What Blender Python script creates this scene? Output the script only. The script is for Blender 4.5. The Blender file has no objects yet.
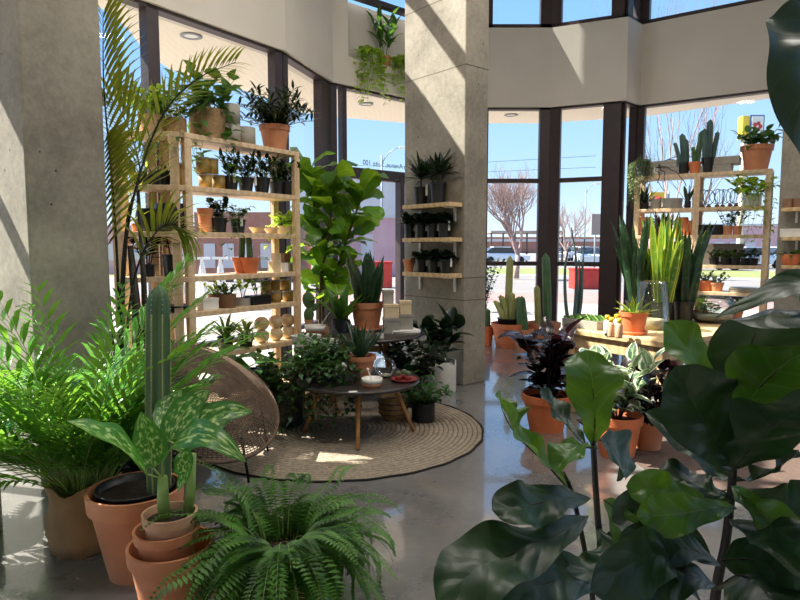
import bpy, math, random
from mathutils import Vector, Matrix, noise
PI = math.pi
SC = bpy.context.scene
COL = SC.collection
H = 1.5; PITCH = math.radians(5.0); F = 620.0
cp, sp_ = math.cos(PITCH), math.sin(PITCH)

def ray(px, py):
    a = (px - 400) / F; b = (300 - py) / F
    return Vector((a, cp + b * sp_, -sp_ + b * cp))
def at(px, py, Y):
    r = ray(px, py); k = Y / r.y
    return Vector((r.x * k, Y, H + r.z * k))
def gnd(px, py, z=0.0):
    r = ray(px, py); k = (z - H) / r.z
    return Vector((r.x * k, r.y * k, z))
def V(*a): return Vector(a)

# ------------------------------------------------------------------ materials
def srgb(c):
    if isinstance(c, str):
        c = [int(c[i:i + 2], 16) / 255 for i in (0, 2, 4)]
    return tuple((x / 12.92 if x <= .04045 else ((x + .055) / 1.055) ** 2.4) for x in c)
M = {}
def newmat(name):
    m = bpy.data.materials.new(name); m.use_nodes = True
    nt = m.node_tree; nt.nodes.clear()
    out = nt.nodes.new('ShaderNodeOutputMaterial')
    M[name] = m
    return m, nt, out
def N(nt, t, **kw):
    n = nt.nodes.new(t)
    for k, v in kw.items():
        if k.startswith('_'): setattr(n, k[1:], v)
        else: n.inputs[k.replace('__', ' ')].default_value = v
    return n
def rgba(c): return (*srgb(c), 1)
def simple(name, c1, c2=None, rough=.6, scale=8, bump=.0, bscale=60, metal=0, stretch=(1, 1, 1), detail=4, spec=.5, coords='Object'):
    m, nt, out = newmat(name); L = nt.links.new
    p = N(nt, 'ShaderNodeBsdfPrincipled', Roughness=rough, Metallic=metal)
    p.inputs['Specular IOR Level'].default_value = spec
    tc = N(nt, 'ShaderNodeTexCoord'); mp = N(nt, 'ShaderNodeMapping'); mp.inputs['Scale'].default_value = stretch
    L(tc.outputs[coords], mp.inputs['Vector'])
    nz = N(nt, 'ShaderNodeTexNoise', Scale=scale, Detail=detail); L(mp.outputs[0], nz.inputs['Vector'])
    r = N(nt, 'ShaderNodeValToRGB'); r.color_ramp.elements[0].color = rgba(c1); r.color_ramp.elements[1].color = rgba(c2 or c1)
    r.color_ramp.elements[0].position = .3; r.color_ramp.elements[1].position = .7
    L(nz.outputs[0], r.inputs[0]); L(r.outputs[0], p.inputs['Base Color'])
    if bump:
        n2 = N(nt, 'ShaderNodeTexNoise', Scale=bscale, Detail=3); L(mp.outputs[0], n2.inputs['Vector'])
        b = N(nt, 'ShaderNodeBump', Strength=bump, Distance=.01); L(n2.outputs[0], b.inputs['Height']); L(b.outputs[0], p.inputs['Normal'])
    L(p.outputs[0], out.inputs[0])
    return m
def leafmat(name, c1, c2, vein=None, rough=.38, trans=.35, tcol=None, veinw=.06, side=0, mottle=None, spec=.5, back=None, edge=None):
    """UV: u along the midrib 0..1, v across -1..1 stored as 0..1"""
    m, nt, out = newmat(name); L = nt.links.new
    p = N(nt, 'ShaderNodeBsdfPrincipled', Roughness=rough); p.inputs['Specular IOR Level'].default_value = spec
    tc = N(nt, 'ShaderNodeTexCoord'); uv = N(nt, 'ShaderNodeSeparateXYZ'); L(tc.outputs['UV'], uv.inputs[0])
    nz = N(nt, 'ShaderNodeTexNoise', Scale=9, Detail=2); L(tc.outputs['Object'], nz.inputs['Vector'])
    mx = N(nt, 'ShaderNodeMix', _data_type='RGBA'); mx.inputs['A'].default_value = rgba(c1); mx.inputs['B'].default_value = rgba(c2)
    rr = N(nt, 'ShaderNodeMapRange'); rr.inputs['From Min'].default_value = .35; rr.inputs['From Max'].default_value = .65
    L(nz.outputs[0], rr.inputs['Value']); L(rr.outputs[0], mx.inputs['Factor'])
    colr = mx.outputs['Result']
    ab = N(nt, 'ShaderNodeMath', _operation='SUBTRACT'); L(uv.outputs[1], ab.inputs[0]); ab.inputs[1].default_value = .5
    aa = N(nt, 'ShaderNodeMath', _operation='ABSOLUTE'); L(ab.outputs[0], aa.inputs[0])
    def mixin(fac, c):
        nonlocal colr
        k = N(nt, 'ShaderNodeMix', _data_type='RGBA'); L(colr, k.inputs['A']); k.inputs['B'].default_value = rgba(c)
        L(fac, k.inputs['Factor']); colr = k.outputs['Result']
    bumpsrc = None
    if mottle:
        n2 = N(nt, 'ShaderNodeTexNoise', Scale=1.0, Detail=3)
        mp = N(nt, 'ShaderNodeMapping'); mp.inputs['Scale'].default_value = mottle[1]; L(tc.outputs['UV'], mp.inputs[0]); L(mp.outputs[0], n2.inputs['Vector'])
        r2 = N(nt, 'ShaderNodeMapRange'); r2.inputs['From Min'].default_value = mottle[2]; r2.inputs['From Max'].default_value = mottle[2] + .1
        L(n2.outputs[0], r2.inputs['Value'])
        g = N(nt, 'ShaderNodeMapRange'); g.inputs['From Min'].default_value = .42; g.inputs['From Max'].default_value = .3; L(aa.outputs[0], g.inputs['Value'])
        mm = N(nt, 'ShaderNodeMath', _operation='MULTIPLY'); L(r2.outputs[0], mm.inputs[0]); L(g.outputs[0], mm.inputs[1])
        mixin(mm.outputs[0], mottle[0])
    if edge:
        g = N(nt, 'ShaderNodeMapRange'); g.inputs['From Min'].default_value = edge[1]; g.inputs['From Max'].default_value = edge[1] + .03; L(aa.outputs[0], g.inputs['Value'])
        mixin(g.outputs[0], edge[0])
    if vein:
        vr = N(nt, 'ShaderNodeMapRange'); vr.inputs['From Min'].default_value = veinw; vr.inputs['From Max'].default_value = veinw * .3
        L(aa.outputs[0], vr.inputs['Value']); fac = vr.outputs[0]
        if side:
            # side veins: fract(u*side - |v|*k)
            m1 = N(nt, 'ShaderNodeMath', _operation='MULTIPLY'); L(uv.outputs[0], m1.inputs[0]); m1.inputs[1].default_value = side
            m2 = N(nt, 'ShaderNodeMath', _operation='MULTIPLY_ADD'); L(aa.outputs[0], m2.inputs[0]); m2.inputs[1].default_value = -side * .38; L(m1.outputs[0], m2.inputs[2])
            fr = N(nt, 'ShaderNodeMath', _operation='PINGPONG'); L(m2.outputs[0], fr.inputs[0]); fr.inputs[1].default_value = .5
            v2 = N(nt, 'ShaderNodeMapRange'); v2.inputs['From Min'].default_value = .07; v2.inputs['From Max'].default_value = .02; L(fr.outputs[0], v2.inputs['Value'])
            mxx = N(nt, 'ShaderNodeMath', _operation='MAXIMUM'); L(fac, mxx.inputs[0])
            v3 = N(nt, 'ShaderNodeMath', _operation='MULTIPLY'); L(v2.outputs[0], v3.inputs[0]); v3.inputs[1].default_value = .35
            L(v3.outputs[0], mxx.inputs[1]); fac = mxx.outputs[0]
            b = N(nt, 'ShaderNodeBump', Strength=.25, Distance=.004)
            bb = N(nt, 'ShaderNodeMapRange'); bb.inputs['From Min'].default_value = 0; bb.inputs['From Max'].default_value = .3; L(fr.outputs[0], bb.inputs['Value'])
            L(bb.outputs[0], b.inputs['Height']); L(b.outputs[0], p.inputs['Normal'])
        mixin(fac, vein)
    L(colr, p.inputs['Base Color'])
    t = N(nt, 'ShaderNodeBsdfTranslucent'); t.inputs['Color'].default_value = rgba(tcol or c2)
    if mottle or edge or vein:
        hs = N(nt, 'ShaderNodeHueSaturation', Saturation=1.1, Value=1.4); L(colr, hs.inputs['Color']); 
        mt = N(nt, 'ShaderNodeMix', _data_type='RGBA'); mt.inputs['Factor'].default_value = .6; L(hs.outputs[0], mt.inputs['A']); mt.inputs['B'].default_value = rgba(tcol or c2)
        L(mt.outputs['Result'], t.inputs['Color'])
    ms = N(nt, 'ShaderNodeMixShader'); ms.inputs[0].default_value = trans
    L(p.outputs[0], ms.inputs[1]); L(t.outputs[0], ms.inputs[2]); L(ms.outputs[0], out.inputs[0])
    return m

# greens
leafmat('palm_leaf', '4a6418', '76862a', trans=.33, tcol='b8b83a', rough=.3)
leafmat('parlor_leaf', '366e26', '64a03a', trans=.32, tcol='93c440', rough=.25)
leafmat('fern_leaf', '1d3f16', '558530', trans=.3, tcol='7fb53a', rough=.5)
leafmat('dief_leaf', '2c6425', '3c7a30', vein='8fb862', veinw=.02, mottle=('b4cc80', (11, 9, 1), .50), trans=.3, tcol='8bd03c', rough=.35)
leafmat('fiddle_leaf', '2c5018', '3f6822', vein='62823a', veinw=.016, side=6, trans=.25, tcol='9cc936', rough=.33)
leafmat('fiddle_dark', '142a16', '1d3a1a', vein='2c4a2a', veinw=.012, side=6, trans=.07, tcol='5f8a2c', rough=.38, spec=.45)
leafmat('dark_leaf', '101c13', '182c19', vein='26402a', veinw=.04, trans=.06, tcol='4f7a2c', rough=.3)
leafmat('burgundy_leaf', '150f11', '22171a', trans=.05, tcol='5a2028', rough=.22, vein='4a2a2c', veinw=.04)
leafmat('tineke_leaf', '3a5a3a', '4d6b4a', edge=('dfe3c4', .33), mottle=('8da585', (4, 4, 1), .55), vein='cfd6b0', veinw=.03, trans=.2, tcol='b9cf8a', rough=.3)
leafmat('mid_leaf', '24481c', '386826', vein='5a8540', veinw=.04, trans=.25, tcol='86b83a', rough=.4)
leafmat('lime_leaf', '6f9a2a', '9dbf3a', trans=.4, tcol='c8e04a', rough=.4)
leafmat('ivy_leaf', '1a3316', '2c5520', trans=.2, tcol='7aa83a', rough=.4, vein='44703a', veinw=.05)
leafmat('snake_leaf', '35601f', '5a8a30', edge=('ccd04a', .37), mottle=('8fa27a', (14, 1.5, 1), .56), trans=.3, tcol='b2c93c', rough=.35)
leafmat('snake_dark', '1d3322', '2d4a2e', mottle=('56735a', (14, 1.5, 1), .58), trans=.08, tcol='5d8a3a', rough=.35)
leafmat('grey_leaf', '4a5a3e', '6b7a55', trans=.15, tcol='8a9a5a', rough=.6)
leafmat('variegated_leaf', '3d6a2d', '5e8d35', mottle=('d8dc8a', (4, 3, 1), .52), trans=.3, tcol='c8d860', rough=.4)
simple('cactus_skin', '3c5a35', '56744a', rough=.5, scale=6, bump=.2)
simple('cactus_pale', '8a8f55', 'a9a768', rough=.6, scale=6, bump=.2)
simple('cactus_blue', '3d5350', '4c6660', rough=.55, scale=6, bump=.2)
simple('spine', 'c8c8a0', 'e0dcc0', rough=.7)
simple('green_stem', '5d7a35', '86a050', rough=.5)
simple('brown_stem', '4a3a28', '6b5538', rough=.8, bump=.4)
simple('dark_stem', '1d1a14', '3a3022', rough=.6, bump=.3)
# pots and goods
simple('terracotta', 'be7850', 'd39068', rough=.75, scale=5, bump=.15, bscale=40)
simple('terracotta_orange', 'c2643a', 'd97f4e', rough=.7, scale=5, bump=.1)
simple('terracotta_pale', 'b98a68', 'd0a684', rough=.8, scale=6, bump=.15)
simple('black_plastic', '141414', '1e1e1e', rough=.4)
simple('black_ceramic', '101114', '1a1b20', rough=.35)
simple('soil', '1e1510', '3b2a1d', rough=.95, scale=60, bump=.8, bscale=120)
simple('white_ceramic', 'd8d4c8', 'e6e2d8', rough=.4)
simple('cream_ceramic', 'c8b088', 'd9c4a0', rough=.55)
simple('grey_ceramic', '8a8478', 'a09a8e', rough=.6, bump=.1)
simple('pale_tin', 'b8b0a0', 'c8c0b0', rough=.5)
simple('brass_tin', '8a6c30', 'a98a44', rough=.5)
simple('kraft_paper', '8a6844', 'a8845a', rough=.85, scale=4, bump=.5, bscale=14)
simple('wicker_dark', '4a3828', '67503c', rough=.7, scale=20)
simple('wicker', '8a6a45', 'a98a60', rough=.8, scale=40, bump=.8, bscale=90, stretch=(1, 1, 4))
simple('felt_grey', '3a3c40', '4a4c50', rough=.9)
simple('white_card', 'd9d5ca', 'e8e5dc', rough=.7)
simple('white_metal', 'e2e2de', rough=.4)
simple('black_metal', '121212', rough=.4, metal=.6)
simple('yellow_cap', 'e8c020', rough=.4)
simple('brown_wood', '6a4a30', '805c3c', rough=.6, stretch=(1, 1, 8))
simple('cork_brown', '7a5a42', '8f6c50', rough=.8)
simple('red_flower', '6e2420', '8a3028', rough=.6)
simple('pebbles', '8a8070', 'b8b0a0', rough=.8, scale=80)
# woods
def wood(name, c1, c2, rough=.5, scale=3):
    m, nt, out = newmat(name); L = nt.links.new
    p = N(nt, 'ShaderNodeBsdfPrincipled', Roughness=rough)
    tc = N(nt, 'ShaderNodeTexCoord'); mp = N(nt, 'ShaderNodeMapping'); mp.inputs['Scale'].default_value = (scale, scale * 5, scale * 2)
    L(tc.outputs['Object'], mp.inputs[0])
    nz = N(nt, 'ShaderNodeTexNoise', Scale=2.5, Detail=5, Distortion=.6); L(mp.outputs[0], nz.inputs[0])
    wv = N(nt, 'ShaderNodeTexWave', Scale=1.2, Distortion=6, Detail=3); wv.inputs['Detail Scale'].default_value = 2; L(mp.outputs[0], wv.inputs[0])
    a = N(nt, 'ShaderNodeMix', _data_type='FLOAT'); a.inputs['Factor'].default_value = .4; L(nz.outputs[0], a.inputs['A']); L(wv.outputs[1], a.inputs['B'])
    r = N(nt, 'ShaderNodeValToRGB'); r.color_ramp.elements[0].color = rgba(c1); r.color_ramp.elements[1].color = rgba(c2); r.color_ramp.elements[0].position = .25; r.color_ramp.elements[1].position = .75
    L(a.outputs['Result'], r.inputs[0]); L(r.outputs[0], p.inputs['Base Color']); L(p.outputs[0], out.inputs[0])
wood('pine', 'c9a880', 'dcc09a')
wood('light_wood', 'b89668', 'd2b486')
wood('oak', 'a0703c', 'b88750')
wood('soffit_wood', 'e6dcc6', 'ece4d0')
wood('dark_top', '2a2422', '3a322e', rough=.3)
# concrete
def concrete(name, c1, c2, rough, holes=True, bump=.25, gloss=False):
    m, nt, out = newmat(name); L = nt.links.new
    p = N(nt, 'ShaderNodeBsdfPrincipled', Roughness=rough)
    tc = N(nt, 'ShaderNodeTexCoord')
    n1 = N(nt, 'ShaderNodeTexNoise', Scale=1.6, Detail=8, Roughness=.65); L(tc.outputs['Object'], n1.inputs[0])
    n2 = N(nt, 'ShaderNodeTexNoise', Scale=22, Detail=6, Roughness=.7); L(tc.outputs['Object'], n2.inputs[0])
    a = N(nt, 'ShaderNodeMix', _data_type='FLOAT'); a.inputs['Factor'].default_value = .35; L(n1.outputs[0], a.inputs['A']); L(n2.outputs[0], a.inputs['B'])
    r = N(nt, 'ShaderNodeValToRGB'); r.color_ramp.elements[0].color = rgba(c1); r.color_ramp.elements[1].color = rgba(c2); r.color_ramp.elements[0].position = .36; r.color_ramp.elements[1].position = .64
    L(a.outputs['Result'], r.inputs[0]); col = r.outputs[0]
    if holes:
        vo = N(nt, 'ShaderNodeTexVoronoi', Scale=7.5); L(tc.outputs['Object'], vo.inputs[0])
        mr = N(nt, 'ShaderNodeMapRange'); mr.inputs['From Min'].default_value = .05; mr.inputs['From Max'].default_value = .07; mr.inputs['To Min'].default_value = 1; mr.inputs['To Max'].default_value = 0
        L(vo.outputs['Distance'], mr.inputs['Value'])
        k = N(nt, 'ShaderNodeMix', _data_type='RGBA'); L(col, k.inputs['A']); k.inputs['B'].default_value = rgba('2a2620'); L(mr.outputs[0], k.inputs['Factor']); col = k.outputs['Result']
    L(col, p.inputs['Base Color'])
    b = N(nt, 'ShaderNodeBump', Strength=bump, Distance=.01); L(n2.outputs[0], b.inputs['Height']); L(b.outputs[0], p.inputs['Normal'])
    if gloss:
        rg = N(nt, 'ShaderNodeMapRange'); rg.inputs['To Min'].default_value = rough * .7; rg.inputs['To Max'].default_value = rough * 1.5; L(n1.outputs[0], rg.inputs['Value']); L(rg.outputs[0], p.inputs['Roughness'])
        p.inputs['Coat Weight'].default_value = 1.0; p.inputs['Coat Roughness'].default_value = .06; p.inputs['Coat IOR'].default_value = 1.6
    L(p.outputs[0], out.inputs[0])
concrete('concrete', '716a5e', '9e9585', .85)
concrete('polished_concrete', '625f5c', '827e7a', .26, holes=False, bump=.03, gloss=True)
simple('plaster', 'cbc4b7', 'd1cabd', rough=.9, scale=2)
simple('ceiling_white', 'd8d4ca', rough=.9)
simple('mullion', '2c201f', '38292a', rough=.45)
simple('joint', '5f574a', rough=.9)
simple('rug_jute', '857664', 'a89a86', rough=.95, scale=35, bump=1.0, bscale=120)
_m = M['rug_jute']; _nt = _m.node_tree; _L = _nt.links.new
_p = [n for n in _nt.nodes if n.type == 'BSDF_PRINCIPLED'][0]; _src = _p.inputs['Base Color'].links[0].from_socket
_tc = N(_nt, 'ShaderNodeTexCoord'); _ln = N(_nt, 'ShaderNodeVectorMath', _operation='LENGTH'); _sc = N(_nt, 'ShaderNodeVectorMath', _operation='MULTIPLY'); _sc.inputs[1].default_value = (1, 1, 0)
_L(_tc.outputs['Object'], _sc.inputs[0]); _L(_sc.outputs[0], _ln.inputs[0])
_pp = N(_nt, 'ShaderNodeMath', _operation='PINGPONG'); _L(_ln.outputs['Value'], _pp.inputs[0]); _pp.inputs[1].default_value = .0195
_mr = N(_nt, 'ShaderNodeMapRange'); _mr.inputs['From Max'].default_value = .008; _L(_pp.outputs[0], _mr.inputs['Value'])
_mx = N(_nt, 'ShaderNodeMix', _data_type='RGBA'); _mx.inputs['A'].default_value = rgba('5c5040'); _L(_src, _mx.inputs['B']); _L(_mr.outputs[0], _mx.inputs['Factor']); _L(_mx.outputs['Result'], _p.inputs['Base Color'])
simple('rug_edge', '2a2622', rough=.95)
simple('shade_brown', '4a3a32', '5a473c', rough=.9, scale=30, bump=.4)  # tone of the sheet that paints in floor shade
# outdoors
simple('asphalt', '77716e', '837d78', rough=.9, scale=.4)
simple('sidewalk', '958a82', 'a2978d', rough=.9, scale=.6)
simple('brick_paving', '8e6a64', '9a7870', rough=.9, scale=2)
simple('grass', '6c7240', '82844c', rough=.95, scale=2)
simple('pink_stucco', 'c8a0a4', 'd2acae', rough=.9, scale=1)
simple('white_stucco', 'c4c0c0', 'cccaca', rough=.9, scale=1)
simple('brick', '9a6a58', 'a87868', rough=.9, scale=3)
simple('car_white', 'dfe2e6', rough=.25)
simple('car_glass', '30363c', rough=.1)
simple('tyre', '1a1a1a', rough=.8)
simple('bark', '9a7f78', 'b09890', rough=.9)
simple('bark_dark', '5a463c', '6f5a4c', rough=.9)
simple('red_paint', 'b83028', 'c63a30', rough=.5)
simple('steel_grey', '8a9094', '9aa0a4', rough=.5)
simple('sign_cream', 'd8ccb0'); simple('sign_yellow', 'ecc83a', rough=.5)
simple('sign_blue', '5a6a9a', rough=.5)
simple('sign_tan', 'a08f84', rough=.7)
simple('ink', '3a3f44', rough=.7)
def glass(name, fac=.5, tint='f4f8f8'):
    m, nt, out = newmat(name); L = nt.links.new
    t = N(nt, 'ShaderNodeBsdfTransparent', Color=rgba(tint)); g = N(nt, 'ShaderNodeBsdfGlossy', Roughness=.02)
    fr = N(nt, 'ShaderNodeFresnel', IOR=1.45); mu = N(nt, 'ShaderNodeMath', _operation='MULTIPLY'); L(fr.outputs[0], mu.inputs[0]); mu.inputs[1].default_value = fac
    ms = N(nt, 'ShaderNodeMixShader'); L(mu.outputs[0], ms.inputs[0]); L(t.outputs[0], ms.inputs[1]); L(g.outputs[0], ms.inputs[2]); L(ms.outputs[0], out.inputs[0])
glass('window_glass', .5); glass('clear_glass', .55, 'f2f6f5')
leafmat('fig_leaf', '3d6a1c', '5f9228', vein='8fb050', veinw=.03, trans=.45, tcol='bfe038', rough=.4)
def emis(name, c, s):
    m, nt, out = newmat(name); e = N(nt, 'ShaderNodeEmission', Color=rgba(c), Strength=s); nt.links.new(e.outputs[0], out.inputs[0])
emis('fill_lamp_lit', 'fff2dc', 6)

# ------------------------------------------------------------------ mesh builder
class MB:
    def __init__(s): s.v = []; s.f = []; s.uv = []; s.smooth = True
    def add(s, vs, fs, uvs=None):
        o = len(s.v); s.v += [tuple(x) for x in vs]; s.f += [tuple(i + o for i in q) for q in fs]
        s.uv += (uvs if uvs else [(0, 0)] * len(vs))
    def box(s, lo, hi, M4=None):
        x0, y0, z0 = lo; x1, y1, z1 = hi
        vs = [V(x, y, z) for z in (z0, z1) for y in (y0, y1) for x in (x0, x1)]
        if M4: vs = [M4 @ q for q in vs]
        s.add(vs, [(0, 2, 3, 1), (4, 5, 7, 6), (0, 1, 5, 4), (1, 3, 7, 5), (3, 2, 6, 7), (2, 0, 4, 6)])
        return s
    def bar(s, a, b, w, h, up=V(0, 0, 1)):
        a = V(*a); b = V(*b); d = (b - a).normalized(); sd = d.cross(up)
        if sd.length < 1e-4: sd = V(1, 0, 0)
        sd.normalize(); u = sd.cross(d)
        vs = [p + sd * (x * w / 2) + u * (z * h / 2) for p in (a, b) for x, z in ((-1, -1), (1, -1), (1, 1), (-1, 1))]
        s.add(vs, [(3, 2, 1, 0), (4, 5, 6, 7), (0, 1, 5, 4), (1, 2, 6, 5), (2, 3, 7, 6), (3, 0, 4, 7)])
        return s
    def prism(s, poly, z0, z1):
        n = len(poly)
        s.add([(x, y, z0) for x, y in poly] + [(x, y, z1) for x, y in poly],
              [tuple(range(n))[::-1], tuple(range(n, 2 * n))] + [(i, (i + 1) % n, n + (i + 1) % n, n + i) for i in range(n)])
        return s
    def lathe(s, prof, n=24, c=(0, 0, 0), cap=False, sx=1, sy=1, tilt=None):
        vs = []; fs = []; m = len(prof)
        for i in range(n):
            a = 2 * PI * i / n
            for r, z in prof:
                q = V(r * math.cos(a) * sx, r * math.sin(a) * sy, z)
                if tilt: q = tilt @ q
                vs.append(q + V(*c))
        for i in range(n):
            j = (i + 1) % n
            for k in range(m - 1): fs.append((i * m + k, j * m + k, j * m + k + 1, i * m + k + 1))
        if cap:
            fs.append(tuple(i * m for i in range(n))[::-1]); fs.append(tuple(i * m + m - 1 for i in range(n)))
        s.add(vs, fs); return s
    def tube(s, pts, rad, n=6, cap=True):
        pts = [V(*p) for p in pts]; m = len(pts)
        if not hasattr(rad, '__len__'): rad = [rad] * m
        ref = V(0, 0, 1)
        d0 = (pts[1] - pts[0]).normalized()
        if abs(d0.z) > .9: ref = V(1, 0, 0)
        u = d0.cross(ref).normalized(); vs = []; uvs = []
        for i, p in enumerate(pts):
            d = (pts[min(i + 1, m - 1)] - pts[max(i - 1, 0)])
            if d.length < 1e-9: d = d0.copy()
            d.normalize(); u = (u - d * u.dot(d)).normalized(); w = d.cross(u)
            for k in range(n):
                a = 2 * PI * k / n; vs.append(p + (u * math.cos(a) + w * math.sin(a)) * rad[i]); uvs.append((i / m, k / n))
        fs = [(i * n + k, i * n + (k + 1) % n, (i + 1) * n + (k + 1) % n, (i + 1) * n + k) for i in range(m - 1) for k in range(n)]
        if cap: fs += [tuple(range(n))[::-1], tuple((m - 1) * n + k for k in range(n))]
        s.add(vs, fs, uvs); return s
    def ball(s, c, r, n=10, m=7, sz=1):
        return s.lathe([(r * math.sin(PI * k / m) + (1e-4 if k in (0, m) else 0), -r * sz * math.cos(PI * k / m)) for k in range(m + 1)], n, c)
    def build(s, name, mat, parent=None, loc=None, rz=0, smooth=None, bevel=0):
        me = bpy.data.meshes.new(name); me.from_pydata(s.v, [], s.f)
        uvl = me.uv_layers.new(name='UVMap')
        vi = [0] * len(me.loops); me.loops.foreach_get('vertex_index', vi)
        uvl.data.foreach_set('uv', [c for i in vi for c in s.uv[i]])
        me.materials.append(M[mat] if isinstance(mat, str) else mat)
        sm = s.smooth if smooth is None else smooth
        me.polygons.foreach_set('use_smooth', [sm] * len(me.polygons))
        me.update()
        o = bpy.data.objects.new(name, me); COL.objects.link(o)
        if parent is not None: o.parent = parent
        if loc is not None: o.location = loc
        if rz: o.rotation_euler = (0, 0, rz)
        if bevel:
            b = o.modifiers.new('Bevel', 'BEVEL'); b.width = bevel; b.segments = 2; b.limit_method = 'ANGLE'
        return o
LABELS = {}
def tag(o, label, cat, group=None):
    if len(label.split()) > 16 or len(label.split()) < 4: print('LONGLABEL', label)
    o['label'] = label; o['category'] = cat
    if group: o['group'] = group
    if label in LABELS and not group: print('DUPLABEL', label)
    LABELS[label] = 1
    return o
def thing(name, label, cat, loc=(0, 0, 0), rz=0, group=None):
    o = bpy.data.objects.new(name, None); COL.objects.link(o); o.empty_display_size = .05
    o.location = loc; o.rotation_euler = (0, 0, rz); return tag(o, label, cat, group)
def struct(o): o['kind'] = 'structure'; return o
def stuff(o): o['kind'] = 'stuff'; return o
def copy_tree(o, parent=None):
    c = o.copy(); COL.objects.link(c); c.parent = parent
    for ch in list(o.children): copy_tree(ch, c)
    return c
def dup(o, loc, label, rz=0, scale=1, group=None):
    c = copy_tree(o); c.location = loc; c.rotation_euler = (0, 0, rz); c.scale = (scale,) * 3; tag(c, label, o['category'], group or o.get('group')); return c

# ------------------------------------------------------------------ leaves
def prof_lance(t): return math.sin(PI * t ** .85) ** .9 if 0 < t < 1 else 0
def prof_ovate(t): return math.sin(PI * t ** .62) ** .75 if 0 < t < 1 else 0
def prof_obov(t): return math.sin(PI * t ** 1.35) ** .75 if 0 < t < 1 else 0
def prof_strap(t): return min(1, .55 + t * 2.2) * (1 - t ** 4) ** .9
def prof_snake(t): return (.55 + .9 * t - .45 * t * t) * (1 - t ** 5)
def prof_heart(t): return ((1 - t) ** .75) * min(1, (t * 9) ** .5) if t < 1 else 0
def prof_fiddle(t):
    if t <= 0 or t >= 1: return 0
    a = math.sin(PI * t ** 1.45) ** .5
    return a * (1 - .2 * math.exp(-((t - .36) / .13) ** 2)) * (.7 + .3 * t)
def ribbon(mb, pts, nrm, W, prof, fold=.2, wave=0, wfreq=6, nw=2, seed=0, tw=0):
    """surface along a list of midrib points"""
    m = len(pts); vs = []; uvs = []
    n0 = V(*nrm)
    k = 2 * nw + 1
    for i, p in enumerate(pts):
        t = i / (m - 1)
        d = (pts[min(i + 1, m - 1)] - pts[max(i - 1, 0)]).normalized()
        n0 = (n0 - d * n0.dot(d))
        if n0.length < 1e-4: n0 = d.orthogonal()
        n0.normalize(); n1 = n0
        if tw: n1 = Matrix.Rotation(tw * t, 3, d) @ n0
        sd = d.cross(n1).normalized(); w = W * max(prof(t), .015)
        if wave and nw > 2: w *= 1 + .05 * math.sin(t * 17 + seed) + .03 * math.sin(t * 31 + seed * 2)
        for j in range(k):
            a = (j - nw) / nw
            z = abs(a) * w * fold
            if wave: z += wave * w * abs(a) ** 1.5 * math.sin(t * wfreq * PI + (1.7 if a > 0 else 0) + seed * 2.3)
            if wave and nw > 2: z += .05 * w * (1 - abs(a)) * math.sin(t * 21 - abs(a) * 6) + .09 * w * (noise.noise(V(t * 4, a * 2, seed * 3.1)))
            vs.append(p + sd * (a * w) + n1 * z); uvs.append((t, .5 + a * .5))
    fs = [(i * k + j, i * k + j + 1, (i + 1) * k + j + 1, (i + 1) * k + j) for i in range(m - 1) for j in range(k - 1)]
    mb.add(vs, fs, uvs)
def arc(p0, d, L, bend, seg):
    """points from p0 in direction d, bending towards the ground by 'bend' radians in total"""
    p = V(*p0); d = V(*d).normalized(); pts = [p.copy()]
    side = d.cross(V(0, 0, 1))
    if side.length < 1e-3: side = V(1, 0, 0)
    side.normalize(); R = Matrix.Rotation(-bend / seg, 3, side)
    for i in range(seg):
        p = p + d * (L / seg); pts.append(p.copy())
        if not (bend > 0 and d.z < -.96): d = R @ d
    return pts
def leaf(mb, p0, d, L, W, prof=prof_lance, bend=.5, fold=.2, seg=5, nw=1, wave=0, roll=0, seed=0, wfreq=5):
    d = V(*d).normalized(); pts = arc(p0, d, L, bend, seg)
    side = d.cross(V(0, 0, 1))
    if side.length < 1e-3: side = V(1, 0, 0)
    n = side.normalized().cross(d)
    if roll: n = Matrix.Rotation(roll, 3, d) @ n
    ribbon(mb, pts, n, W / 2, prof, fold, wave, wfreq, nw, seed)
    return pts
def catmull(P, n):
    P = [V(*p) for p in P]; Q = [P[0] * 2 - P[1]] + P + [P[-1] * 2 - P[-2]]; out = []
    m = len(P) - 1
    for i in range(n + 1):
        u = i / n * m; k = min(int(u), m - 1); t = u - k; a, b, c, d = Q[k:k + 4]
        out.append(.5 * ((2 * b) + (c - a) * t + (2 * a - 5 * b + 4 * c - d) * t * t + (3 * b - a - 3 * c + d) * t ** 3))
    return out
def dirv(az, el): return V(math.cos(az) * math.cos(el), math.sin(az) * math.cos(el), math.sin(el))

def frond(mb, stem, p0, d, L, nl, lL, lW, bend, lbend=.5, start=.25, ang=.9, rad=.004, lift=.15, seg=14, tipw=.35, lseg=3):
    """pinnate frond: rachis into stem MB, leaflets into mb"""
    pts = arc(p0, d, L, bend, seg)
    stem.tube(pts, [rad * (1 - .7 * i / seg) for i in range(seg + 1)], 4)
    for i in range(nl):
        t = start + (1 - start) * (i + .5) / nl
        u = t * seg; k = min(int(u), seg - 1); p = pts[k].lerp(pts[k + 1], u - k); dd = (pts[k + 1] - pts[k]).normalized()
        sd = dd.cross(V(0, 0, 1))
        if sd.length < .05: sd = V(1, 0, 0)
        sd.normalize(); up = sd.cross(dd)
        e = math.sin(PI * min(1, .18 + (t - start) / (1 - start) * .86)) ** .6
        a = ang * (1 - .45 * t)
        for s in (-1, 1):
            dl = (dd * math.cos(a) + sd * s * math.sin(a) + up * lift).normalized()
            leaf(mb, p, dl, lL * (tipw + (1 - tipw) * e), lW, prof_lance, lbend, .25, lseg, 1)
    return pts
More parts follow.
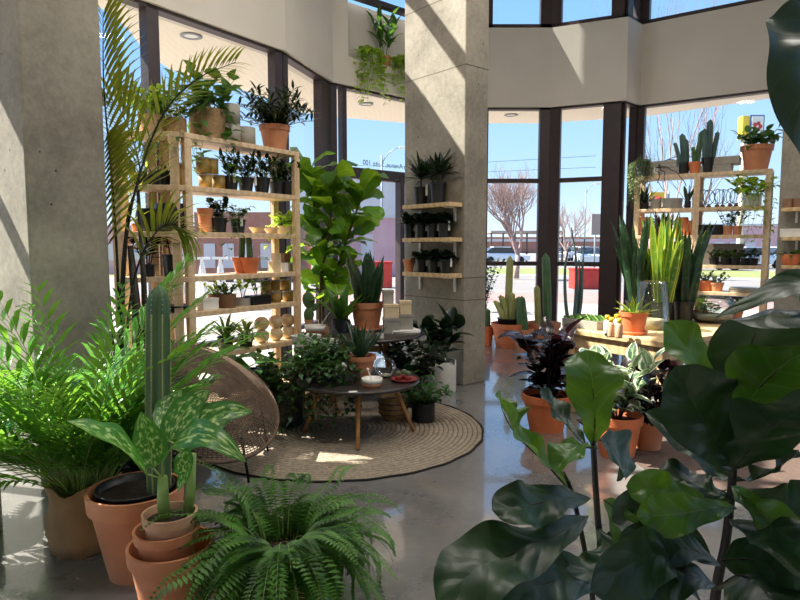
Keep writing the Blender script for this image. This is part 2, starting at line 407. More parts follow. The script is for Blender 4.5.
def bushy(mb, stem, rnd, n, h, lL, lW, per, spread=.35, prof=prof_ovate, bend=.4, rad=.004, el=(.1, .9), r0=.03, start=.2, fold=.2, wave=0, seg=4, lean=None):
    for i in range(n):
        az = 2 * PI * i / n + rnd.uniform(-.4, .4); hh = h * rnd.uniform(.7, 1)
        d = dirv(az, PI / 2 - spread * rnd.uniform(.2, 1)) if not lean else V(*lean)
        p0 = V(math.cos(az), math.sin(az), 0) * r0 * rnd.uniform(.2, 1)
        pts = arc(p0, d, hh, .25, 6); stem.tube(pts, [rad * (1 - .08 * k) for k in range(7)], 5)
        for j in range(per):
            t = start + (1 - start) * (j + rnd.random() * .5) / per
            u = min(t, .999) * 6; k = int(u); p = pts[k].lerp(pts[k + 1], u - k)
            a2 = az + j * 2.4 + rnd.uniform(-.3, .3); e = rnd.uniform(*el) * (.6 + .7 * t)
            leaf(mb, p, dirv(a2, min(e, 1.4)), lL * rnd.uniform(.7, 1), lW * rnd.uniform(.8, 1), prof, bend * rnd.uniform(.5, 1.5), fold, seg, 1, wave, seed=j)
def straps(mb, rnd, n, L, W, el=(.5, 1.3), bend=1.4, r0=.02, prof=prof_lance, fold=.3, seg=7, z=0, wave=0):
    for i in range(n):
        az = i * 2.39996 + rnd.uniform(-.3, .3); e = rnd.uniform(*el)
        leaf(mb, V(math.cos(az) * r0, math.sin(az) * r0, z), dirv(az, e), L * rnd.uniform(.65, 1), W * rnd.uniform(.8, 1.1), prof, bend * rnd.uniform(.6, 1.2), fold, seg, 1, wave, seed=i)
def snakes(mb, rnd, n, L, W, r0=.06, lean=.18, z=0):
    for i in range(n):
        az = i * 2.39996; r = r0 * math.sqrt((i + .5) / n)
        leaf(mb, V(math.cos(az) * r, math.sin(az) * r, z), dirv(az + rnd.uniform(-.5, .5), PI / 2 - lean * rnd.uniform(.1, 1)), L * rnd.uniform(.55, 1), W, prof_snake, rnd.uniform(-.1, .25), .35, 8, 1, .15, rnd.uniform(-1.5, 1.5), i)
def trails(mb, stem, rnd, n, L, lS, r0=.08, z=0, az0=0, azr=2 * PI, prof=prof_heart, step=.045, out=.08):
    for i in range(n):
        az = az0 + azr * (i + rnd.random()) / n; LL = L * rnd.uniform(.4, 1)
        c, s = math.cos(az), math.sin(az); o = out * rnd.uniform(.5, 1.3)
        pts = [V(c * r0 * .5, s * r0 * .5, z), V(c * (r0), s * (r0), z + .03), V(c * (r0 + o), s * (r0 + o), z - .02)]
        k = max(2, int(LL / .08))
        for j in range(k): pts.append(V(c * (r0 + o) + rnd.uniform(-.02, .02), s * (r0 + o) + rnd.uniform(-.02, .02), z - .02 - LL * (j + 1) / k))
        cv = catmull(pts, len(pts) * 4); stem.tube(cv, .0018, 4)
        tot = 0; side = 1
        for j in range(1, len(cv)):
            tot += (cv[j] - cv[j - 1]).length
            if tot > step:
                tot = 0; side = -side
                a = az + side * rnd.uniform(.3, 1.3)
                leaf(mb, cv[j], dirv(a, rnd.uniform(-.5, .5)), lS * rnd.uniform(.7, 1.2), lS * .8, prof, .9, .15, 3, 1)
def cactus(mb, spn, p0, h, r, ribs=8, lean=(0, 0), taper=.75, seg=14, amp=.18, spines=True):
    vs = []; n = ribs * 4; pr = []
    for i in range(seg + 1):
        t = i / seg
        if t < .88: rr = r * (taper + (1 - taper) * math.sin(min(1, t * 3) * PI / 2)) * (1 - .12 * t)
        else: rr = r * .9 * math.sqrt(max(0, 1 - ((t - .88) / .12) ** 2)) + .0005
        pr.append(rr)
        for j in range(n):
            a = 2 * PI * j / n; q = rr * (1 + amp * math.cos(a * ribs))
            vs.append(V(p0[0] + lean[0] * t ** 1.3 + q * math.cos(a), p0[1] + lean[1] * t ** 1.3 + q * math.sin(a), p0[2] + h * t))
    mb.add(vs, [(i * n + j, i * n + (j + 1) % n, (i + 1) * n + (j + 1) % n, (i + 1) * n + j) for i in range(seg) for j in range(n)])
    if spines and spn is not None:
        m = int(h / .022)
        for k in range(1, m):
            t = k / m; i = int(t * seg); rr = pr[i] * (1 + amp)
            for j in range(ribs):
                a = 2 * PI * j / ribs; c, s = math.cos(a), math.sin(a)
                b = V(p0[0] + lean[0] * t ** 1.3 + rr * c, p0[1] + lean[1] * t ** 1.3 + rr * s, p0[2] + h * t)
                e = max(.003, r * .11)
                vs = [b + V(c, s, 0) * e, b + V(-s, c, .3) * e * .6, b + V(s, -c, .3) * e * .6, b + V(0, 0, -1) * e * .5]
                spn.add(vs, [(0, 1, 2), (0, 2, 3), (0, 3, 1)])
def branch(mb, rnd, p, d, L, r, depth, split=3, spread=.5, up=.15):
    pts = [p.copy()]; q = p.copy(); dd = d.copy(); k = 4 if depth > 1 else 3
    for i in range(k):
        dd = (dd + V(rnd.uniform(-1, 1), rnd.uniform(-1, 1), rnd.uniform(-.4, .8)) * .14 + V(0, 0, up * .3)).normalized(); q = q + dd * L / k; pts.append(q.copy())
    mb.tube(pts, [r * (1 - .45 * i / k) for i in range(k + 1)], 5 if depth > 2 else 3, cap=False)
    if depth <= 0: return
    for i in range(split):
        t = .35 + .65 * (i + 1) / split; u = min(t, .999) * k; j = int(u); b = pts[j].lerp(pts[j + 1], u - j)
        nd = (dd + V(rnd.uniform(-1, 1), rnd.uniform(-1, 1), rnd.uniform(-.5, 1)) * spread * 1.6).normalized()
        branch(mb, rnd, b, nd, L * rnd.uniform(.55, .8), r * .55, depth - 1, split, spread, up)

# ------------------------------------------------------------------ pots
def pot_prof(rt, rb, h, style):
    if style == 'terra':
        rh = h * .2; th = .06 * rt + .003
        return [(0.001, 0), (rb, 0), (rb + (rt * .93 - rb) * .98, h - rh), (rt, h - rh), (rt * 1.03, h), (rt * 1.03 - th, h), (rt * .85, h - rh), (rt * .8, h * .6)]
    if style == 'nursery':
        return [(0.001, 0), (rb, 0), (rb, h * .05), (rt * .96, h * .93), (rt * 1.04, h * .93), (rt * 1.04, h), (rt * .96, h), (rt * .8, h * .6)]
    if style == 'round':
        return [(0.001, 0), (rb, 0), (rt * 1.1, h * .4), (rt * 1.05, h * .8), (rt, h), (rt * .9, h), (rt * .8, h * .6)]
    return [(0.001, 0), (rb, 0), (rt, h * .04), (rt, h), (rt * .93, h), (rt * .85, h * .6)]
def pot(root, rt, rb, h, mat, style='terra', soil=True, n=28, saucer=False, name='pot', c=(0, 0, 0)):
    o = MB().lathe(pot_prof(rt, rb, h, style), n, c).build(name, mat, root)
    es = o.modifiers.new('EdgeSplit', 'EDGE_SPLIT'); es.split_angle = math.radians(50)
    if soil:
        MB().lathe([(.0005, h * .84), (rt * .45, h * .86), (rt * .9, h * .84), (rt * .88, h * .8)], 16, c).build('soil', 'soil' if soil is True else soil, root)
    if saucer:
        MB().lathe([(.001, .001), (rb * 1.25, .001), (rb * 1.4, .03), (rb * 1.32, .03), (rb * 1.2, .01), (.001, .01)], n, c).build('saucer', mat, root)
    return o

def ruffle(mb, amp, f):
    for i, v in enumerate(mb.v):
        q = noise.noise_vector(V(*v) * f); mb.v[i] = (v[0] + q.x * amp, v[1] + q.y * amp, v[2] + q.z * amp)
KEEP = []
def keep_out(mb, org=(0, 0, 0)):
    """press foliage back in front of wall planes (point, outward normal) instead of letting it grow through"""
    for p, n in KEEP:
        n = V(n[0], n[1], 0).normalized()
        for i, v in enumerate(mb.v):
            d = (v[0] + org[0] - p[0]) * n.x + (v[1] + org[1] - p[1]) * n.y
            if d < .006: k = .006 - d * 1.02 + .004 * math.sin(i); mb.v[i] = (v[0] + n.x * k, v[1] + n.y * k, v[2])
# ================================================================== SHELL
ZB, ZT, ZC = 3.77, 5.03, 7.0
def g2(px, py, z=ZB):
    q = gnd(px, py, z); return V(q.x, q.y)
A1_ = g2(145, 0); A2_ = g2(275, 47)
A3_ = A2_ + (A2_ - A1_).normalized() * .17
A0_ = A2_ - (A2_ - A1_).normalized() * 2.65
C1_ = g2(333, 82); C2_ = g2(404, 97)
C3_ = C2_ + (C2_ - C1_).normalized() * .35
D1_ = g2(550, 107); D2_ = g2(626, 100); E1_ = g2(640, 105); E2_ = g2(775, 88)
E3_ = E2_ + (E2_ - E1_).normalized() * .7
FP = [V(-3.9, -3.0), V(-3.75, .4), V(-3.5, 2.7), A0_, A3_, C1_, C3_, V(D1_.x - 1.1, D1_.y + .0), D1_, D2_, E1_, E3_, V(7.6, 6.2), V(7.9, 2.5), V(7.9, -3.0)]
NAMES = ['far_left', 'left_near', 'left', 'left_shelf', 'left_corner', 'door_side', 'behind_column', 'north', 'north_right', 'return', 'right_shelf', 'right', 'right_near', 'far_right']
for i, p in enumerate(FP): print('FP', i, round(p.x, 2), round(p.y, 2))
def offs(pts, d):
    """offset an open polyline to its left (outwards, walking left -> far -> right)"""
    out = []
    for i, p in enumerate(pts):
        ns = []
        if i > 0: e = (p - pts[i - 1]).normalized(); ns.append(V(-e.y, e.x))
        if i < len(pts) - 1: e = (pts[i + 1] - p).normalized(); ns.append(V(-e.y, e.x))
        n = sum(ns, V(0, 0)).normalized(); k = d / max(.5, n.dot(ns[0])); out.append(p + n * k)
    return out
LEDGE = at(378, 50, 8.75).z
OUT = offs(FP, .32); WIN = offs(FP, .1)
ctr = V(1.5, 3.5)
floor_poly = [tuple(p) for p in offs(FP, .2)][::-1]
struct(MB().prism(floor_poly, -.2, 0).build('floor', 'polished_concrete', smooth=False))
struct(MB().prism([tuple(p) for p in OUT][::-1], ZC, ZC + .25).build('ceiling', 'ceiling_white', smooth=False))
# control joint in the floor slab
jj = MB(); q1 = gnd(539, 600); q2 = gnd(528, 350); jj.bar((q1.x, q1.y, .0005), (q2.x, q2.y, .0005), .008, .002)
q1 = gnd(410, 482); q2 = gnd(800, 533)
o = struct(jj.build('trim_floor_joint', 'joint', smooth=False))
for i in range(len(FP) - 1):
    a, b, c, d = FP[i], FP[i + 1], OUT[i + 1], OUT[i]
    zt_ = ZT if i != 5 else LEDGE
    struct(MB().prism([tuple(a), tuple(b), tuple(c), tuple(d)][::-1], ZB, zt_).build('wall_' + NAMES[i], 'plaster', smooth=False))
    if i == 5:
        nn = (d - a).normalized(); e_ = b - a
        struct(MB().prism([tuple(a), tuple(a + e_ * .16), tuple(a + e_ * .2 + nn * .27), tuple(b + nn * .27), tuple(c + nn * .1), tuple(d + nn * .1)][::-1], LEDGE, ZT).build('wall_above_ledge', 'plaster', smooth=False))
    # window head strip under the wall band
winN = 0
def window(i, z0, z1, muls=(), trans=(), post0=.16, post1=.16, dep=.12, posts=True, glassm='window_glass', th=.07):
    """muls: list of (fraction, width, ztop), trans: list of (z, height, f0, f1)"""
    global winN
    winN += 1
    a, b = WIN[i], WIN[i + 1]; L = (b - a).length; e = (b - a).normalized(); n = V(-e.y, e.x)
    R = Matrix(((e.x, n.x, 0, a.x), (e.y, n.y, 0, a.y), (0, 0, 1, 0), (0, 0, 0, 1)))
    root = bpy.data.objects.new('window_%d' % winN, None); COL.objects.link(root); struct(root)
    m = MB(); h = dep / 2
    m.box((0, -h, z1 - .035), (L, h, z1), R); m.box((0, -h, z0), (L, h, z0 + th), R)
    if post0: m.box((0, -h, z0), (post0, h, z1), R)
    if post1: m.box((L - post1, -h, z0), (L, h, z1), R)
    for f, w, zt in muls: m.box((L * f - w / 2, -h, z0), (L * f + w / 2, h, zt or z1), R)
    for z, hh, f0, f1 in trans: m.box((L * f0, -h * .8, z - hh / 2), (L * f1, h * .8, z + hh / 2), R)
    m.build('window_frame', 'mullion', root, smooth=False)
    g = MB(); vs = [R @ V(x, 0, z) for x, z in ((.01, z0), (L - .01, z0), (L - .01, z1), (.01, z1))]; g.add(vs, [(0, 1, 2, 3)]); g.build('pane', glassm, root, smooth=False)
    return root, R, L
def fr(i, px, py=None):
    """fraction along facet i where column px of the photo crosses it"""
    r = ray(px, 200); a, b = WIN[i], WIN[i + 1]; e = b - a
    # a + e t = k (r.x, r.y)
    det = e.x * -r.y - (-r.x) * e.y
    return (-a.x * -r.y - (-r.x) * -a.y) / det
T1, T2 = 2.58, 1.2
window(0, 0, ZB, [(.33, .1, None), (.66, .1, None)], [(T1, .06, 0, 1)])
window(1, 0, ZB, [(.5, .1, None)], [(T1, .06, 0, 1)])
window(2, 0, ZB, [(.5, .1, None)], [(T1, .06, 0, 1)])
window(3, 0, ZB, [(fr(3, 155), .13, None)], [(T2 - .75, .05, 0, 1)], .12, .12)
window(4, 0, ZB, [], [(T2 - .75, .05, 0, 1)], .12, .34)
rt, R5, L5 = window(5, 0, ZB, [(fr(5, 343), .07, None), (fr(5, 400), .09, T1)], [(T1 - .02, .16, 0, 1)], .12, .12)
window(6, 0, ZB, [], [(T1, .07, 0, 1), (T2, .07, 0, 1)], .12, .12)
window(7, 0, ZB, [], [(T1, .07, 0, 1), (T2, .07, 0, 1)], .12, .17)
window(8, 0, ZB, [], [(T1, .07, 0, 1), (T2, .07, 0, 1)], .19, .27)
window(9, 0, ZB, [], [], .05, .12)
window(10, 0, ZB, [(.5, .1, None)] if 0 else [], [(T2 - .5, .05, 0, 1)], .15, .12)
window(11, 0, ZB, [(.5, .1, None)], [(T1, .06, 0, 1)])
window(12, 0, ZB, [(.33, .1, None), (.66, .1, None)], [(T1, .06, 0, 1)])
window(13, 0, ZB, [(.25, .1, None), (.5, .1, None), (.75, .1, None)], [(T1, .06, 0, 1)])
for i in range(len(FP) - 1):
    L = (FP[i + 1] - FP[i]).length; k = int(L / 1.6)
    thin = i in (2, 3, 4, 5)
    if i in (0, 1, 2):  # unseen upper windows walled up here to keep sun off the foreground plants
        fe = 1 if i < 2 else .6; a, b, c, d = FP[i], FP[i].lerp(FP[i + 1], fe), OUT[i].lerp(OUT[i + 1], fe), OUT[i]
        struct(MB().prism([tuple(a), tuple(b), tuple(c), tuple(d)][::-1], ZT + .001, ZC).build('wall_upper_' + NAMES[i], 'plaster', smooth=False))
        if i < 2: continue
    window(i, ZT, ZC, [] if thin or i == 10 else [((j + 1) / (k + 1), .1, None) for j in range(k)], [(6.07, .16, 0, 1)] if thin else [], (.04 if i != 4 else 0) if thin else .17, (.04 if i != 3 else 0) if thin else (.19 if i != 9 else .1))
# ledge shelf let into the band above the door
# band lettering on the door glass (reads from outside)
def text(name, body, size, mat, M4, parent=None, ext=.001):
    c = bpy.data.curves.new(name, 'FONT'); c.body = body; c.size = size; c.extrude = ext; c.align_x = 'LEFT'
    o = bpy.data.objects.new(name, c); COL.objects.link(o); dg = bpy.context.evaluated_depsgraph_get()
    me = bpy.data.meshes.new_from_object(o.evaluated_get(dg)); bpy.data.objects.remove(o)
    o = bpy.data.objects.new(name, me); me.materials.clear(); me.materials.append(M[mat]); COL.objects.link(o); o.matrix_world = M4
    if parent: o.parent = parent
    return o
ex = V(R5[0][0], R5[1][0], 0); ny = V(R5[0][1], R5[1][1], 0)
ang_ = at(362, 163, 9.0)
f362 = fr(5, 352.5) * L5
base = R5 @ V(f362, .01, T1 + .12)
# text must read right-to-left from inside: x axis along +e is inside-right; start at far (right) end, running back to the left
tl = 1.06
st = R5 @ V(f362 + .1 + tl, .012, T1 + .12)
MX = Matrix(((-ex.x, 0, ny.x, st.x), (-ex.y, 0, ny.y, st.y), (0, 1, 0, st.z), (0, 0, 0, 1)))
t_ = text('door_lettering', 'ion Avenue, Suite 100', .108, 'ink', MX)
tag(t_, 'grey street address lettering on the glass above the door', 'lettering')

# soffit outside, light wood boards with recessed lamps
SO = offs(FP, .75)[:3] + [g2(100, 9), g2(128, 31), g2(147, 56), g2(172, 72) , g2(245, 92), g2(300, 113), g2(335, 118), g2(404, 124), g2(487, 124.5), g2(540, 124.5), g2(602, 120.5), g2(642, 118), g2(762, 101), V(7.2, 8.6), V(9.2, 6.8), V(9.5, 2.5), V(9.5, -3)]
poly = [tuple(p) for p in SO] + [tuple(p) for p in OUT[::-1]]
sm = MB(); n = len(poly)
# triangulate ring with fan quads via bmesh-free approach: build from blender's tessellator
from mathutils.geometry import tessellate_polygon
tri = tessellate_polygon([[V(x, y, 0) for x, y in poly]])
vs = [(x, y, 3.79) for x, y in poly] + [(x, y, 4.15) for x, y in poly]
def ccw(t):
    a, b, c = [poly[k] for k in t]; return (b[0] - a[0]) * (c[1] - a[1]) - (b[1] - a[1]) * (c[0] - a[0]) > 0
fs = []
for t in tri:
    if not ccw(t): t = t[::-1]
    fs.append(tuple(t[::-1])); fs.append(tuple(k + n for k in t))
fs += [(i, (i + 1) % n, n + (i + 1) % n, n + i) for i in range(n)]
sm.add(vs, fs); struct(sm.build('trim_soffit', 'soffit_wood', smooth=False))
bd = MB()
for k in range(26):
    y = 4.2 + k * .3
for i, (px, py) in enumerate(((191, 36), (366, 104), (511, 115), (703, 100))):
    q = gnd(px, py, 3.785)
    r = thing('recessed_light', 'round recessed soffit lamp seen through ' + ['the left window above the shelves', 'the glass over the door', 'the window right of the centre column', 'the right window above the shelves'][i], 'ceiling light', (q.x, q.y, 3.79), 0, None)
    MB().lathe([(.075, 0), (.115, -.004), (.12, -.012), (.08, -.016), (.075, 0)], 24).build('trim_ring', 'steel_grey', r)
    MB().lathe([(.0005, -.004), (.076, -.006)], 20).build('lens', 'white_metal', r)

# solid back of the shop behind the camera
struct(MB().box((-4.3, -3.3, 0), (8.3, -3.02, ZC)).build('wall_back', 'plaster', smooth=False))
# pillars
def column(c0, v1, v2, h, joints, nm):
    """c0 the corner nearest the camera, v1 / v2 the two horizontal edges from it"""
    P = [c0, c0 + v1, c0 + v1 + v2, c0 + v2]
    A = sum(P[i].x * P[(i + 1) % 4].y - P[(i + 1) % 4].x * P[i].y for i in range(4))
    if A < 0: P = P[::-1]
    c = sum(P, V(0, 0)) / 4
    o = struct(MB().prism([tuple(p) for p in P], 0, h).build(nm, 'concrete', smooth=False, bevel=.012))
    j = MB()
    for z in joints:
        PP = [c + (p - c) * 1.0035 for p in P]; j.prism([tuple(p) for p in PP], z - .005, z + .005)
    j.build('joint', 'joint', o, smooth=False)
    return o
cc0 = gnd(463, 386); cc0 = V(cc0.x, cc0.y)
pl = at(404, 200, 7.3); CV1 = V(pl.x, 7.3) - cc0
CV1 = CV1.normalized() * .9; CV2 = V(-CV1.y, CV1.x); CV2 = -CV2 if CV2.y < 0 else CV2; CV2 = CV2.normalized() * .5
# fit left / right silhouettes
def fitlen(c, d, px):
    r = ray(px, 200); det = d.x * -r.y + r.x * d.y
    return (-c.x * -r.y + r.x * -c.y) / det
CV1 = CV1 * fitlen(cc0, CV1, 404.5); CV2 = CV2 * fitlen(cc0, CV2, 487)
print('pillar', cc0, CV1.length, CV2.length)
column(cc0, CV1, CV2, ZC, (.92, 2.06 - .9, 3.36, 4.1), 'column')
lc = at(27, 200, 3.75); lc = V(lc.x, lc.y); lv = V(.6, .8); lv = lv * fitlen(lc, lv, 107)
column(lc, lv, V(-.8, .6) * .9, ZC, (3.4,), 'column')
rc = V(at(779, 200, 7.0).x, 7.0); rv = V(.74, -.67)
column(rc, rv * .9, V(.67, .74) * .52, ZC, (1.1, 3.3), 'column')

# added fill lamps, unseen above the frame, shaped as pendants
for k, (x, y) in enumerate(((-1.4, 2.2), (1.2, 2.2), (3.8, 2.6), (-.6, 5.0), (2.2, 5.4), (4.8, 5.4))):
    r = thing('fill_pendant', 'added fill lamp, a white dome pendant unseen above the view', 'lamp', (x, y, 5.6), 0, 'added fill lamps above the shop')
    MB().lathe([(.03, .2), (.12, .18), (.24, .08), (.28, 0), (.27, 0), (.22, .08), (.1, .16)], 24).build('lamp_shade', 'white_metal', r)
    MB().tube([(0, 0, .19), (0, 0, 1.4)], .006).build('cord', 'black_metal', r)
    MB().ball((0, 0, .07), .06).build('bulb', 'fill_lamp_lit', r)
    l = bpy.data.lights.new('fill_light', 'AREA'); l.shape = 'DISK'; l.size = .5; l.energy = 38; l.color = (1, .95, .88); l.spread = PI
    lo = bpy.data.objects.new('fill_light', l); COL.objects.link(lo); lo.location = (x, y, 5.58)

# ================================================================== OUTSIDE
def ring(r0, r1, z, name, mat):
    n = 96; m = MB()
    vs = [(r * math.cos(2 * PI * i / n), r * math.sin(2 * PI * i / n), z) for r in (max(r0, .01), r1) for i in range(n)]
    m.add(vs, [(i, n + i, n + (i + 1) % n, (i + 1) % n) for i in range(n)]); return struct(m.build(name, mat, smooth=False))
ring(0, 17.2, -.05, 'pavement', 'sidewalk'); ring(17.2, 21, -.05, 'paving_strip', 'brick_paving')
ring(21, 34, -.12, 'road', 'asphalt'); ring(34, 34.6, -.05, 'kerb', 'sidewalk'); ring(34.6, 44, -.05, 'verge', 'grass'); ring(44, 400, -.08, 'car_park', 'asphalt')
def outbox(px0, px1, Y, ztop, depth, name, mat, label, z0=-.1):
    a = at(px0, 246, Y); b = at(px1, 246, Y)
    o = thing(name, label, 'building' if 'build' in name else name.replace('_', ' '), ((a.x + b.x) / 2, Y + depth / 2, z0))
    w = (b.x - a.x) / 2
    MB().box((-w, -depth / 2, 0), (w, depth / 2, ztop - z0)).build('wall', mat, o, smooth=False)
    return o, w
o, w = outbox(330, 399, 33, 3.0, 5, 'low_building', 'pink_stucco', 'low pink stucco building across the street beyond the door')
MB().box((-w - .1, -2.6, 3.05), (w + .1, 2.6, 3.2)).build('parapet', 'white_stucco', o, smooth=False)
MB().box((-w * .1, -2.54, 0), (w * .25, -2.5, 2.2)).build('doorway', 'white_stucco', o, smooth=False)
o, w = outbox(300, 420, 62, 8.2, 10, 'white_building', 'white_stucco', 'tall white stucco building behind the pink one beyond the door')
MB().box((-w - .2, -5.2, 8.3), (w + .2, 5.2, 8.7)).build('cornice', 'pink_stucco', o, smooth=False)
o, w = outbox(195, 292, 28, 3.0, 6, 'brick_building', 'brick', 'low brick building seen through the left shelves')
for k in range(5): MB().box((-w + .4 + k * .85, -3.04, .6), (-w + .9 + k * .85, -3.0, 1.7)).build('window_pane', 'white_stucco', o, smooth=False)
o, w = outbox(60, 190, 34, 2.6, 6, 'long_building', 'pink_stucco', 'long low pinkish building seen behind the palm at the far left')
MB().box((-w, -3.04, .8), (w, -3.0, 1.7)).build('window_band', 'white_stucco', o, smooth=False)
o, w = outbox(470, 640, 150, 3.6, 12, 'distant_building', 'brick', 'long brown building on the horizon through the middle windows')
MB().box((-w, -6.3, 2.6), (w, -6, 3.2)).build('fascia', 'white_stucco', o, smooth=False)
o, w = outbox(690, 790, 60, 3.4, 10, 'pink_building', 'pink_stucco', 'pale red building with lettered front behind the right shelves')
for k in range(6): MB().box((-w + .8 + k * 1.5, -5.05, 1.0), (-w + 1.8 + k * 1.5, -5.0, 2.0)).build('window_pane', 'white_stucco', o, smooth=False)
MB().box((-w - .1, -5.2, 3.5), (w + .1, 5.2, 3.7)).build('roof_edge', 'white_stucco', o, smooth=False)
# open shade pavilion
px0 = at(486, 246, 60).x; px1 = at(556, 246, 60).x
o = thing('shade_pavilion', 'open steel shade pavilion with many posts across the street', 'pavilion', ((px0 + px1) / 2, 60, -.08)); w = (px1 - px0) / 2
MB().box((-w, -3, 2.75), (w, 3, 2.95)).build('roof', 'sign_tan', o, smooth=False)
for k in range(7):
    MB().box((-w + .1 + k * (2 * w - .2) / 6 - .07, -2.8, 0), (-w + .1 + k * (2 * w - .2) / 6 + .07, -2.66, 2.75)).build('post', 'bark_dark', o, smooth=False)
MB().box((-w, -2.8, .9), (w, -2.75, 1.0)).build('railing', 'bark_dark', o, smooth=False)
# cars
def car(x, y, rz, label):
    r = thing('car', label, 'car', (x, y, -.08), rz, 'parked cars')
    def hull(prof, w, nm, mat):
        m = MB(); n = len(prof); vs = [(a, s * w * (1 if z < .9 else .85), z) for s in (-1, 1) for a, z in prof]
        m.add(vs, [tuple(range(n))[::-1], tuple(range(n, 2 * n))] + [(i, (i + 1) % n, n + (i + 1) % n, n + i) for i in range(n)]); m.build(nm, mat, r, smooth=False, bevel=.04)
    hull([(-2.2, .3), (2.2, .3), (2.25, .75), (1.3, .92), (-1.9, .95), (-2.25, .8)], .88, 'body', 'car_white')
    hull([(1.25, .9), (.55, 1.42), (-1.1, 1.45), (-1.85, .92)], .86, 'cabin', 'car_glass')
    MB().box((-1.0, -.7, 1.42), (.5, .7, 1.5)).build('roof', 'car_white', r, smooth=False)
    for sx in (-1.35, 1.35):
        for sy in (-.8, .8):
            MB().lathe([(.001, -.1), (.33, -.1), (.33, .1), (.001, .1)], 16, (sx, sy, .33), tilt=Matrix.Rotation(PI / 2, 3, 'X')).build('wheel', 'tyre', r)
for i, (px, py, Y, rz) in enumerate(((503, 0, 55, 0.1), (563, 0, 66, 1.2), (583, 0, 72, .2), (588, 0, 50, 1.4), (708, 0, 40, .1), (752, 0, 44, .15), (784, 0, 49, .2))):
    p = at(px, 250, Y); car(p.x, Y, rz, ['white car parked left of the pavilion posts', 'white car parked nose-on behind the middle window', 'white car parked far off in the middle window', 'white van-like car by the signboard post', 'white car parked behind the right shelves, leftmost', 'white car parked behind the right shelves, middle', 'white car parked behind the right shelves, rightmost'][i])
# street furniture
def lamp_post(px, Y, pytop, arm, label, r0=.09):
    p = at(px, 246, Y); top = at(px, pytop, Y).z
    r = thing('street_lamp', label, 'street lamp', (p.x, Y, -.08))
    MB().tube([(0, 0, 0), (0, 0, top)], [r0, r0 * .6], 8).build('pole', 'steel_grey', r)
    MB().tube([(0, 0, top - .5), (arm * .3, 0, top + .1), (arm * .7, 0, top + .45), (arm, 0, top + .5)], r0 * .4, 6).build('arm', 'steel_grey', r)
    MB().box((arm - .2, -.15, top + .42), (arm + .7, .15, top + .56)).build('lamp_head', 'white_metal', r, smooth=False, bevel=.03)
lamp_post(382, 40, 154, 1.3, 'grey street lamp with a curved arm seen through the door glass')
lamp_post(584.5, 62, 188, 1.0, 'thin street lamp pole in the narrow middle window', .08)
r = thing('signboard', 'brown square signboard on a post in the middle window', 'sign', (at(594, 246, 30).x, 30, -.08))
MB().box((-.16, -.05, 2.1), (.3, .05, 3.1)).build('board', 'sign_tan', r, smooth=False); MB().tube([(.07, .1, 0), (.07, .1, 3)], .04).build('post', 'steel_grey', r)
p = at(585, 246, 23.5)
r = thing('planter_box', 'red box planter standing on the kerb in the middle window', 'planter', (p.x, 23.5, -.12))
MB().box((-.48, -.4, 0), (.48, .4, .72)).build('body', 'red_paint', r, smooth=False, bevel=.02); MB().box((-.5, -.42, .72), (.5, .42, .78)).build('rim', 'red_paint', r, smooth=False)
p = at(383, 246, 24)
r = thing('planter_box', 'red planter on the kerb seen low through the door glass', 'planter', (p.x, 24, -.12))
MB().box((-.35, -.3, 0), (.35, .3, .95)).build('body', 'red_paint', r, smooth=False, bevel=.02); MB().box((-.37, -.32, .95), (.37, .32, 1.02)).build('rim', 'red_paint', r, smooth=False)
# pylon sign at the right
p = at(742, 246, 42)
r = thing('pylon_sign', 'tall pylon with yellow panel and white framed sign seen through the right window', 'sign', (p.x, 42, -.08))
zt = at(745, 117, 42).z; zb = at(745, 138, 42).z
MB().box((-.3, -.2, 0), (-.05, .2, zb)).build('post', 'sign_cream', r, smooth=False)
MB().box((-.5, -.3, zb), (-.05, .3, zt + .1)).build('yellow_panel', 'sign_yellow', r, smooth=False)
MB().box((-.05, -.35, zb), (.9, .3, zt + .15)).build('frame', 'sign_blue', r, smooth=False)
MB().box((.05, -.4, zb + .1), (.8, -.34, zt + .05)).build('face', 'white_card', r, smooth=False)
for k in range(5):
    a = k * 2 * PI / 5; f = MB(); cx, cz = .42 + .2 * math.cos(a), (zb + zt) / 2 + .08 + .2 * math.sin(a)
    f.ball((0, 0, 0), .13); b_ = f.build('petal', 'red_paint', r); b_.location = (cx, -.41, cz); b_.scale = (1, .2, 1)
for pxx, pyy, Yy, mt, lb in ((658, 200, 30, 'sign_yellow', 'yellow and red hanging sign seen through the right shelves, upper left'), (687, 243, 32, 'sign_yellow', 'yellow sign seen low through the right shelves')):
    p = at(pxx, pyy, Yy); r = thing('street_sign', lb, 'sign', (p.x, Yy, -.08))
    MB().box((-.4, -.05, p.z - .4), (.4, .05, p.z + .45)).build('board', mt, r, smooth=False)
    MB().tube([(.5, 0, 0), (.5, 0, p.z + .5)], .05).build('post', 'steel_grey', r)
    MB().ball((-.05, -.06, p.z + .1), .22, sz=.7).build('emblem', 'red_paint', r)
# power lines
m = MB()
for z0, z1 in ((7.6, 7.9), (7.0, 7.1)):
    m.tube([(-12, 45, z0), (0, 45, z0 - .5), (14, 45, z1)], .015, 3)
tag(m.build('power_line', 'ink'), 'thin power lines strung across the street against the sky', 'cable')
